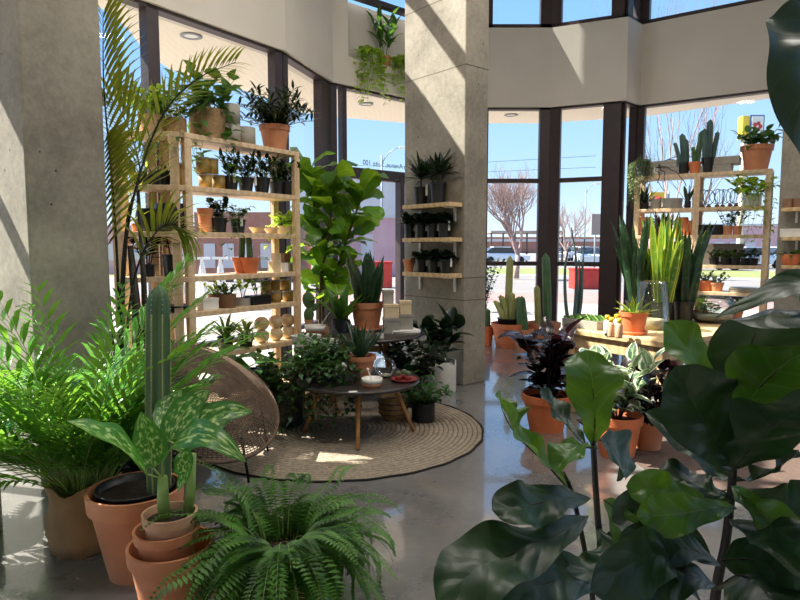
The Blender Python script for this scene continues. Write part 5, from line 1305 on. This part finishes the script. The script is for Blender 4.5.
# philodendron behind chair
KEEP[:] = [(lc + lv, (.6, .8))]
r = thing('philodendron', 'dark broad-leaved philodendron behind the tall cactus', 'plant', (-1.62, 4.65, 0)); pot(r, .16, .12, .28, 'black_ceramic', 'plain')
m = MB(); s_ = MB(); rnd = random.Random(12)
for i in range(15):
    az = i * 2.4; e = rnd.uniform(.7, 1.3); pts = arc((0, 0, .25), dirv(az, e), rnd.uniform(.35, .62), .4, 6); s_.tube(pts, .006)
    leaf(m, pts[-1], dirv(az, rnd.uniform(-.2, .6)), .3, .2, prof_ovate, .8, .2, 7, 2, .08)
keep_out(m, (-1.62, 4.65)); KEEP[:] = []
m.build('foliage', 'mid_leaf', r); s_.build('stem', 'green_stem', r)
for i, (x, y, h, lab) in enumerate(((-1.75, 3.7, .25, 'dark leafy floor plant in the shade between the left pillar and the tall cactus'), (-2.0, 4.9, .3, 'dark leafy floor plant at the foot of the left shelving bay'), (-1.42, 3.35, .2, 'low leafy plant behind the paper-bag palm'))):
    potted('floor_plant', lab, (x, y, 0), .14, .11, h, 'black_ceramic', 'plain', lambda m, s_, rnd: bushy(m, s_, rnd, 18, .55, .14, .06, 9, .8, prof_ovate, .8, .004, (-.2, 1.0), .07, .15), 'dark_leaf', 'brown_stem', seed=100 + i)
# tall palm by the pillar
r = thing('tall_palm', 'tall palm with long arching yellow-green fronds between the left pillar and the shelves', 'plant', (-1.93, 4.5, 0))
pot(r, .2, .16, .36, 'black_ceramic', 'plain')
f = MB(); s_ = MB(); org = (-1.93, 4.5, 0)
def pfrond(pts, nl, lL, lW, start, ang=.8, lb=.4, lift=.15, rad=.012):
    P = [at(a, b, c) - V(*org) for a, b, c in pts]; seg = 26; cv = catmull(P, seg); s_.tube(cv, [rad * (1 - .8 * i / seg) for i in range(seg + 1)], 6)
    for i in range(nl):
        t = start + (1 - start) * (i + .5) / nl; u = t * seg; k = min(int(u), seg - 1); p = cv[k].lerp(cv[k + 1], u - k); dd = (cv[k + 1] - cv[k]).normalized()
        view = V(0, -1, .0); sd = dd.cross(view)
        sd = (sd + V(0, .5, 0)).normalized() if i % 2 else (sd - V(0, .3, 0)).normalized()
        e = math.sin(PI * min(1, .25 + (t - start) / (1 - start) * .75)) ** .5; a = ang * (1 - .35 * t)
        for s in (-1, 1):
            dl = (dd * math.cos(a) + sd * s * math.sin(a) + V(0, -.1, lift)).normalized(); leaf(f, p, dl, lL * (.4 + .6 * e), lW, prof_lance, lb, .3, 4)
B0 = (122, 430, 4.5)
pfrond([B0, (118, 280, 4.5), (112, 180, 4.45), (104, 90, 4.4), (103, 12, 4.4)], 40, .46, .032, .42, .95)
pfrond([B0, (124, 280, 4.45), (133, 200, 4.3), (160, 120, 4.2), (196, 80, 4.1), (236, 62, 4.0)], 34, .27, .016, .45, .8)
pfrond([B0, (121, 300, 4.5), (128, 215, 4.5), (140, 170, 4.6), (120, 110, 4.7), (100, 100, 4.8)], 36, .44, .034, .45, .8)
pfrond([B0, (128, 320, 4.4), (140, 260, 4.3), (165, 225, 4.2), (192, 235, 4.1)], 24, .34, .026, .5, .9, .8)
pfrond([B0, (112, 330, 4.5), (106, 250, 4.5), (103, 190, 4.45), (104, 140, 4.4)], 34, .46, .032, .5, 1.1)
if 0: pfrond([B0], 28, .42, .032, .5, .8)
s_.tube([V(0, 0, .3), V(0.01, 0, 1.0), V(-.02, 0, 1.5)], [.045, .035, .02], 10)
s_.tube([V(.05, .03, .3), V(0.06, .02, 1.2), V(.05, 0, 1.9)], [.03, .02, .012], 10)
KEEP[:] = [(lc + lv, (.6, .8))]; keep_out(f, (-1.93, 4.5)); keep_out(s_, (-1.93, 4.5)); KEEP[:] = []
f.build('foliage', 'palm_leaf', r); s_.build('stem', 'dark_stem', r)
# tall fiddle leaf fig at centre-left behind tables
r = thing('fiddle_leaf_fig', 'tall fiddle leaf fig with bright leaves between the left shelves and the door', 'plant', (-.86, 6.75, 0))
pot(r, .2, .15, .38, 'kraft_paper', 'round'); s_ = MB(); m = MB(); m_b = MB(); rnd = random.Random(14)
def figstem(pts, n0, per):
    cv = catmull(pts, 24); s_.tube(cv, [.018 * (1 - .5 * i / 24) for i in range(25)], 7)
    for j in range(per):
        t = n0 + (1 - n0) * (j + .5) / per; u = min(t, .999) * 24; k = int(u); p = cv[k].lerp(cv[k + 1], u - k); az = j * 2.39996 + rnd.uniform(-.3, .3)
        leaf(m if j % 5 < 3 else m_b, p, dirv(az, rnd.uniform(.2, 1.3)), rnd.uniform(.28, .42), rnd.uniform(.18, .28), prof_fiddle, rnd.uniform(.4, 2.2), .15, 8, 2, .12, rnd.uniform(-.9, .9), seed=j)
figstem([(0, 0, .3), (.02, 0, 1.0), (-.05, .0, 1.7), (-.1, 0, 2.35)], .25, 44)
figstem([(.03, 0, .3), (.12, -.03, 1.0), (.3, -.05, 1.6), (.5, -.1, 2.15)], .3, 36)
figstem([(-.02, 0, .3), (.0, -.05, 1.1), (.12, -.08, 1.8), (.18, -.05, 2.3)], .35, 30)
m.build('foliage', 'fig_leaf', r); m_b.build('lower_foliage', 'fiddle_leaf', r); s_.build('stem', 'brown_stem', r)

# ================================================================== WINDOW CACTI
def wpot(px, Y, rt_, rb_, h, label, name='potted_cactus', mat='terracotta_orange', inner=False, cat='cactus'):
    p = at(px, 246, Y); r = thing(name, label, cat, (p.x, Y, 0)); pot(r, rt_, rb_, h, mat, 'terra')
    if inner: MB().lathe([(rt_ * .6, h * .8), (rt_ * .68, h * 1.18), (rt_ * .72, h * 1.2), (rt_ * .62, h * 1.2), (.001, h * 1.1)], 24).build('nursery_pot', 'black_plastic', r)
    return r
r = wpot(511, 9.15, .27, .2, .36, 'candelabra cactus with pale yellow ribs in a big terracotta pot by the middle window', inner=True)
for x, y, z, h, rad, lx, ly in ((-.03, 0, .38, .88, .05, .0, 0),):
    c = MB(); cactus(c, None, (x, y, z), h + .1, rad, 7, (.02, 0)); c.build('cactus_stem', 'cactus_pale', r)
for k, (x, h, lx) in enumerate(((-.17, .3, -.08), (-.1, .38, -.06), (.02, .42, .0), (.08, .36, .05))):
    c = MB(); cactus(c, None, (x * .6, -.05, .40), h, .045, 7, (lx + x * .3, 0)); c.build('cactus_arm', 'cactus_pale', r)
r = wpot(524, 8.95, .16, .12, .3, 'pot with two green column cacti beside the candelabra cactus', mat='terracotta')
for x, h, lx in ((-.05, .5, 0), (.04, .52, -.06), (-.0, .3, -.05)):
    c = MB(); cactus(c, None, (x, 0, .26), h, .042, 7, (lx, 0)); c.build('cactus_stem', 'cactus_skin', r)
r = wpot(487, 9.3, .12, .09, .3, 'small orange pot with a single cactus right beside the centre column')
c = MB(); cactus(c, None, (0, 0, .26), .3, .06, 8); c.build('cactus_stem', 'cactus_skin', r)
r = wpot(545, 9.2, .25, .19, .36, 'terracotta pot with tall slender cacti in front of the dark window post', mat='terracotta')
for x, h, lx, rad in ((.06, 1.1, -.05, .06), (-.08, .62, -.03, .045)):
    c = MB(); cactus(c, None, (x, 0, .3), h, rad, 7, (lx, 0)); c.build('cactus_stem', 'cactus_skin' if h > 1 else 'cactus_pale', r)
r = wpot(573, 8.6, .16, .12, .3, 'tall bare spiky euphorbia stems by the narrow middle window', mat='black_ceramic')
s_ = MB()
for pts in ([(0, 0, .25), (-.08, 0, .7), (-.1, 0, 1.2), (-.05, 0, 1.5)], [(.03, 0, .25), (.06, 0, .8), (.05, 0, 1.3), (-.03, 0, 1.75)], [(.05, 0, .25), (.13, 0, .7), (.14, 0, 1.2), (.16, 0, 1.6)], [(0, .03, .25), (.08, .03, .6), (.12, .03, 1.0), (.1, .03, 1.3)]):
    s_.tube(catmull(pts, 20), [.035 * (1 - .75 * i / 20) for i in range(21)], 5)
s_.build('cactus_stem', 'cactus_blue', r)

# ================================================================== RIGHT TABLE
tA = V(2.03, 4.72); te = V(-.55, .835).normalized(); tr = V(.835, .55).normalized(); tz2 = .76
r = thing('wooden_table', 'light wooden display table at the right, topped with succulents and snake plants', 'table', (tA.x, tA.y, 0), math.atan2(te.y, te.x))
# local x along te (towards far left), local -y along tr
W_, D_ = 1.0, 1.75
MB().box((0, -D_, tz2 - .045), (W_, 0, tz2)).build('tabletop', 'light_wood', r, smooth=False, bevel=.005)
MB().box((.03, -D_ + .03, tz2 - .16), (W_ - .03, -.03, tz2 - .045)).build('apron', 'light_wood', r, smooth=False)
for x in (.03, W_ - .1):
    for y in (-D_ + .03, -.1): MB().box((x, y, 0), (x + .07, y + .07, tz2 - .05)).build('leg', 'light_wood', r, smooth=False, bevel=.003)
def Tb(px, py, z=tz2):
    q = gnd(px, py, z); return V(q.x, q.y, z)
r = potted('aloe_plant', 'spiky aloe in an orange terracotta pot and saucer, front of right table', Tb(633, 334), .115, .085, .19, 'terracotta_orange', 'terra', lambda m, s_, rnd: straps(m, rnd, 26, .2, .028, (.2, 1.4), .2, .02, prof_lance, .5), 'snake_leaf', seed=110, saucer=True)
r = thing('glass_cloche', 'large clear glass cloche over a small white pot on the right table', 'cloche', Tb(652, 329))
MB().lathe([(.145, 0), (.125, .42), (.12, .425), (.001, .43), (.001, .427), (.12, .42), (.141, 0)], 36).build('glass_dome', 'clear_glass', r)
MB().lathe([(.001, .0), (.1, .0), (.115, .09), (.11, .09), (.001, .06)], 28).build('pot', 'cream_ceramic', r)
# succulent tray
p = Tb(590, 327); r = thing('succulent_tray', 'grey tray of tiny yellow and green succulents on the right table', 'tray', p, math.atan2(te.y, te.x))
MB().box((-.2, -.15, 0), (.2, .15, .075)).build('tray', 'grey_ceramic', r, smooth=False, bevel=.004)
m = MB(); m2 = MB(); rnd = random.Random(15)
for i in range(9):
    for j in range(7):
        c = V(-.18 + i * .045, -.135 + j * .045, .075)
        for k in range(9): leaf(m if (i + j) % 2 else m2, c, dirv(k * 2.4, .4 + .1 * k), .034, .02, prof_ovate, -.2, .3, 2)
m.build('green_rosettes', 'mid_leaf', r); m2.build('yellow_rosettes', 'variegated_leaf', r)
for i, (px, py) in enumerate(((607, 334), (611, 337), (616.5, 333), (619, 338))):
    r = thing('spray_bottle', 'small white bottle with a yellow cap, %s of four by the succulent tray' % ['leftmost', 'second', 'third', 'rightmost'][i], 'bottle', Tb(px, py))
    MB().lathe([(.001, 0), (.026, 0), (.028, .01), (.028, .1), (.014, .125), (.001, .125)], 18).build('body', 'white_ceramic' if i % 2 == 0 else 'terracotta_pale', r)
    MB().lathe([(.001, .125), (.018, .125), (.02, .16), (.001, .162)], 16).build('cap', 'yellow_cap', r)
# snake plants
for i, (px, Y, n_, L, mt, lab) in enumerate(((636, 6.0, 12, .9, 'snake_dark', 'tall dark snake plant in a black pot, leftmost behind the glass cloche'), (662, 5.85, 18, .98, 'snake_leaf', 'tall yellow-edged snake plant directly behind the glass cloche'), (673, 6.2, 12, .9, 'snake_leaf', 'snake plant in a grey pot right of the cloche'), (684, 5.95, 14, .96, 'snake_dark', 'snake plant in a square black pot, rightmost on the table'), (652, 6.5, 12, 1.05, 'snake_dark', 'dark snake plant at the back of the group behind the cloche'))):
    q = at(px, 300, Y); p = V(q.x, Y, tz2)
    # keep it on the table top
    potted('snake_plant', lab, p, .095, .075, .21, 'black_plastic', 'nursery', lambda m, s_, rnd: snakes(m, rnd, n_ + 5, L, .078, .08, .24), mt, seed=120 + i)
r = thing('glass_terrarium', 'wide clear glass terrarium bowl with moss at the right of the table', 'terrarium', Tb(710, 322))
MB().lathe([(.1, .004), (.19, .04), (.24, .12), (.225, .2), (.17, .25), (.165, .25), (.22, .2), (.235, .12), (.185, .044)], 36).build('glass_body', 'clear_glass', r)
MB().lathe([(.001, .006), (.16, .03), (.2, .07), (.001, .1)], 28).build('soil', 'pebbles', r)
m = MB(); s_ = MB(); bushy(m, s_, random.Random(16), 14, .12, .035, .03, 6, 1.0); m.v = [(a * 1.3, b * 1.3, c + .09) for a, b, c in m.v]; m.build('foliage', 'mid_leaf', r)
potted('potted_succulent', 'leafy succulent right beside the glass terrarium on the table', Tb(735, 321), .07, .055, .1, 'terracotta', 'terra', lambda m, s_, rnd: bushy(m, s_, rnd, 12, .16, .06, .04, 6, .8), 'ivy_leaf', seed=130)
potted('potted_succulent', 'trailing green plant behind the terrarium on the right table', V(3.0, 6.15, tz2), .07, .055, .1, 'terracotta', 'terra', lambda m, s_, rnd: bushy(m, s_, rnd, 12, .16, .06, .04, 6, .8), 'lime_leaf', seed=131)
# stools stacked under the table
for k in range(3):
    c = thing('red_stool', 'dark red plastic stool under the right table, %s of a stack of three' % ['lowest', 'middle', 'topmost'][k], 'stool', (2.25, 5.35, .1 * k))
    MB().lathe([(.001, .3), (.15, .3), (.16, .29), (.16, .27), (.15, .285)], 24).build('seat', 'red_flower', c)
    for j in range(4):
        a = PI / 4 + j * PI / 2; MB().bar((.16 * math.cos(a), .16 * math.sin(a), 0), (.13 * math.cos(a), .13 * math.sin(a), .285), .03, .012).build('leg', 'red_flower', c, smooth=False)
# rubber plants
potted('rubber_plant', 'burgundy rubber plant in a terracotta pot on the floor left of the wooden table', (1.2, 4.98, 0), .2, .135, .3, 'terracotta_orange', 'terra', bigleaf(9, .66, .25, .15, 9, .6, (0, 1.2), .12, 0), 'burgundy_leaf', 'dark_stem', seed=140)
potted('variegated_rubber_plant', 'cream-edged variegated rubber plant in front of the wooden table', (1.56, 4.35, 0), .17, .12, .3, 'terracotta_orange', 'terra', bigleaf(8, .58, .2, .11, 9, .5, (0, 1.2), .15, 0), 'tineke_leaf', 'dark_stem', seed=141)
potted('rubber_plant', 'small dark burgundy plant by the table leg', (1.84, 4.5, 0), .12, .09, .22, 'terracotta', 'terra', bigleaf(8, .5, .2, .1, 8, .6, (0, 1.2), .15, 0), 'burgundy_leaf', 'dark_stem', seed=142)

# ================================================================== FOREGROUND FIDDLE LEAF FIGS
X1 = at(600, 520, 1.5)
r = thing('fiddle_leaf_fig', 'foreground fiddle leaf fig with a bright upright leaf, right of centre', 'plant', (X1.x, 1.5, 0)); org = (X1.x, 1.5, 0)
pot(r, .17, .13, .3, 'white_ceramic', 'plain')
def st(px, py, Y): return at(px, py, Y) - V(*org)
s_ = MB(); s_.tube(catmull([V(0, 0, .25), V(.01, 0, .5), st(606, 590, 1.5), st(598, 520, 1.5), st(593, 443, 1.5), st(590, 425, 1.5)], 30), [.012 - .006 * i / 30 for i in range(31)], 8)
s_.tube(catmull([V(.0, 0, .5), st(590, 580, 1.5), st(574, 500, 1.47), st(563, 472, 1.45)], 16), [.008 - .003 * i / 16 for i in range(17)], 7)
s_.build('stem', 'dark_stem', r)
HS = [0]
def Hf(pts, hw, mat='fiddle_leaf', **k):
    HS[0] += 1; k.setdefault('seed', HS[0]); k['wave'] = k.get('wave', .08) * 1.7 + .05; k.setdefault('seg', 26)
    return hero(r, pts, hw, mat, prof=k.pop('prof', prof_fiddle), org=org, sm='dark_stem', **k)
Hf([(594, 446, 1.5), (595, 415, 1.47), (592, 380, 1.46), (586, 350, 1.5)], .078, nrm=(.1, -1, .1), fold=.12, wave=.12)
Hf([(572, 492, 1.47), (545, 462, 1.4), (518, 436, 1.36), (504, 412, 1.36), (500, 396, 1.4)], .048, nrm=(.7, -.6, .8), fold=.6, wave=.25, wf=7)
Hf([(597, 448, 1.5), (580, 447, 1.42), (568, 455, 1.38), (556, 472, 1.36)], .045, nrm=(-.3, -.4, 1), fold=.5, wave=.15)
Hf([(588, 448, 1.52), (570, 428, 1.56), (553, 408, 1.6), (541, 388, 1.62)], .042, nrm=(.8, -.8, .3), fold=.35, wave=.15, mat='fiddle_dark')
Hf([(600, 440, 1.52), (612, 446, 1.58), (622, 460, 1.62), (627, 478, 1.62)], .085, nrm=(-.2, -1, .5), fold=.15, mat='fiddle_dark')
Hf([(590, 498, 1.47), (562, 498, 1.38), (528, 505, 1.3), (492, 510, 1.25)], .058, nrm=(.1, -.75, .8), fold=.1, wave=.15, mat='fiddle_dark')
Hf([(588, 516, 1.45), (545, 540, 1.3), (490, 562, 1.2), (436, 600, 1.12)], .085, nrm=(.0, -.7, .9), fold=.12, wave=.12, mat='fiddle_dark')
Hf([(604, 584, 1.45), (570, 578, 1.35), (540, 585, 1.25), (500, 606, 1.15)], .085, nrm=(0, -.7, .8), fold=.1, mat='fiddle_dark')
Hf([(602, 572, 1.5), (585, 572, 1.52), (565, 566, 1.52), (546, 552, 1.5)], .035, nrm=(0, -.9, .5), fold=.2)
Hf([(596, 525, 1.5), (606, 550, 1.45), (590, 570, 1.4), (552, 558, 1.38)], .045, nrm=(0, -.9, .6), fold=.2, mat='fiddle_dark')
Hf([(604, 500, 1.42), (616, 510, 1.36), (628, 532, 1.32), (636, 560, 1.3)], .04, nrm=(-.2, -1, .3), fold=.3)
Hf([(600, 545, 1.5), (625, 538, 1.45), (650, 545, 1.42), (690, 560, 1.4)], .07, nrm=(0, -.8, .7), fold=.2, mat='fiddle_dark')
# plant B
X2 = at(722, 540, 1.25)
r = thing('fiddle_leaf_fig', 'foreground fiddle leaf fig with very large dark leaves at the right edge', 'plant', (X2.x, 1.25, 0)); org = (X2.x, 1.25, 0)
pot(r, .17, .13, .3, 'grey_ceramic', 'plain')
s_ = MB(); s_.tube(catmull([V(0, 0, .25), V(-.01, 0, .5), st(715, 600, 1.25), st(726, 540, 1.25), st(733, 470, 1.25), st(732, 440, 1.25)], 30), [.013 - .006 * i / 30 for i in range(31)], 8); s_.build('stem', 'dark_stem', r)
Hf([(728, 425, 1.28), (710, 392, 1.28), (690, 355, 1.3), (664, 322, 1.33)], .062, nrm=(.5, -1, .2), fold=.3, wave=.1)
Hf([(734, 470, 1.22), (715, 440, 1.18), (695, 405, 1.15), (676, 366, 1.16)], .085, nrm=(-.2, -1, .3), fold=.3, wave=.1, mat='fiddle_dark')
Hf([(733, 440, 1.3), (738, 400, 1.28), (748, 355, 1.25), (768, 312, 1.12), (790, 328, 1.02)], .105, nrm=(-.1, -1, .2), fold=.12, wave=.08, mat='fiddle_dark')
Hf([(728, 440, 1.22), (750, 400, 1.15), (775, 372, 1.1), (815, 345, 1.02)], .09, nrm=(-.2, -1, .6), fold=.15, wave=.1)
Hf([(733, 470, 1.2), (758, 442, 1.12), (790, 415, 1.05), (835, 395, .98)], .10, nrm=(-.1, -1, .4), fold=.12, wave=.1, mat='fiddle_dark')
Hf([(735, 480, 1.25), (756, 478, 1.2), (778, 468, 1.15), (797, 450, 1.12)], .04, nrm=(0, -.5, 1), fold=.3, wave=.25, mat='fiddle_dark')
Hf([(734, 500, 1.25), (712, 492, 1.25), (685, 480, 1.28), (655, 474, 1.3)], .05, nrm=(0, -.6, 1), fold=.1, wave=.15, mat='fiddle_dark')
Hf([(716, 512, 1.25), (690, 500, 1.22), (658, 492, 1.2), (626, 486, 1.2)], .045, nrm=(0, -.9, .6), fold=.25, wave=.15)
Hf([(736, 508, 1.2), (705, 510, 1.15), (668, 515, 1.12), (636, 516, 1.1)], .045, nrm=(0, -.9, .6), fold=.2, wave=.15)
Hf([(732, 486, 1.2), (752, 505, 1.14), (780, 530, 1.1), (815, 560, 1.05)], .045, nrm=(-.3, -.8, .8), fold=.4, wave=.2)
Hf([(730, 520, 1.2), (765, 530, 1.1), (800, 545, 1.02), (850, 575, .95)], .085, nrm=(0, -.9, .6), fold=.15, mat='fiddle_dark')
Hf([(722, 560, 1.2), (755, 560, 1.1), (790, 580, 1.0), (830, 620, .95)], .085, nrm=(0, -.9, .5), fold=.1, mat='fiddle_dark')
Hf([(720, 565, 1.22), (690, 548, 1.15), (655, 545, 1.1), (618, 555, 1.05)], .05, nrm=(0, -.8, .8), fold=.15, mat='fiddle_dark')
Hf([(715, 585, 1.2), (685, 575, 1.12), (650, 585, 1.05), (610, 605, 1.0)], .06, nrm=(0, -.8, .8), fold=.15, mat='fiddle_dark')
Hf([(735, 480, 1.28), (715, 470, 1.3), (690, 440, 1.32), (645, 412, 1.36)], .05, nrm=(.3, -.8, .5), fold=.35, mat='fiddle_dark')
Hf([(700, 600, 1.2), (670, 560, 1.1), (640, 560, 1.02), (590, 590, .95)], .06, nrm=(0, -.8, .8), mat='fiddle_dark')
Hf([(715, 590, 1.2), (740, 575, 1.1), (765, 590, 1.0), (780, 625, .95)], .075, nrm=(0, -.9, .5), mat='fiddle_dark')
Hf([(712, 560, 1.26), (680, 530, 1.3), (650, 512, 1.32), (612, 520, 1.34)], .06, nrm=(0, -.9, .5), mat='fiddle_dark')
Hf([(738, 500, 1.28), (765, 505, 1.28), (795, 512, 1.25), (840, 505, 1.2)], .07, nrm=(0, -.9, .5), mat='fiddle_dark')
# plant C, stands right of the frame
X3 = at(905, 400, 1.15)
r = thing('banana_plant', 'tall broad-leaved plant reaching in from the right edge of the photo', 'plant', (X3.x, 1.15, 0)); org = (X3.x, 1.15, 0)
pot(r, .18, .14, .32, 'terracotta', 'terra')
s_ = MB(); s_.tube(catmull([V(0, 0, .25), V(0, 0, .8), st(900, 380, 1.15), st(890, 200, 1.12), st(868, 60, 1.1)], 24), [.02 - .01 * i / 24 for i in range(25)], 8); s_.build('stem', 'green_stem', r)
Hf([(826, 5, 1.08), (812, 40, 1.04), (806, 95, 1.0), (808, 168, 1.0)], .085, nrm=(-.1, -1, 0), fold=.15, wave=.03, mat='fiddle_dark', prof=prof_lance, petiole=[at(868, 60, 1.1) - V(*org), at(855, -20, 1.1) - V(*org)])
Hf([(885, 90, 1.1), (850, 68, 1.12), (820, 62, 1.15), (782, 72, 1.18)], .03, nrm=(0, -.6, .9), fold=.2, wave=.1, mat='fiddle_dark', prof=prof_ovate)
Hf([(895, 320, 1.14), (850, 288, 1.12), (790, 288, 1.1), (716, 317, 1.1)], .04, nrm=(0, -.45, 1), fold=.15, wave=.1, mat='fiddle_dark', prof=prof_lance)
Hf([(897, 340, 1.14), (860, 280, 1.2), (810, 278, 1.25), (762, 281, 1.3)], .03, nrm=(0, -.3, 1), fold=.15, wave=.1, mat='fiddle_dark', prof=prof_lance)
# white pot plant on right behind the leaves
potted('potted_plant', 'upright green plant in a white pot at the right edge by the right pillar', (3.95, 6.0, .62), .13, .11, .22, 'white_ceramic', 'plain', lambda m, s_, rnd: snakes(m, rnd, 7, .45, .06, .05, .2), 'mid_leaf', seed=150)
r = thing('plant_stand', 'small wooden stand carrying the white pot by the right pillar', 'stand', (3.95, 6.0, 0))
MB().lathe([(.001, .58), (.18, .58), (.18, .618), (.001, .618)], 28).build('top', 'light_wood', r)
for k in range(3): a = k * 2.09; MB().tube([(.15 * math.cos(a), .15 * math.sin(a), 0), (.11 * math.cos(a), .11 * math.sin(a), .58)], .014, 8).build('leg', 'light_wood', r)
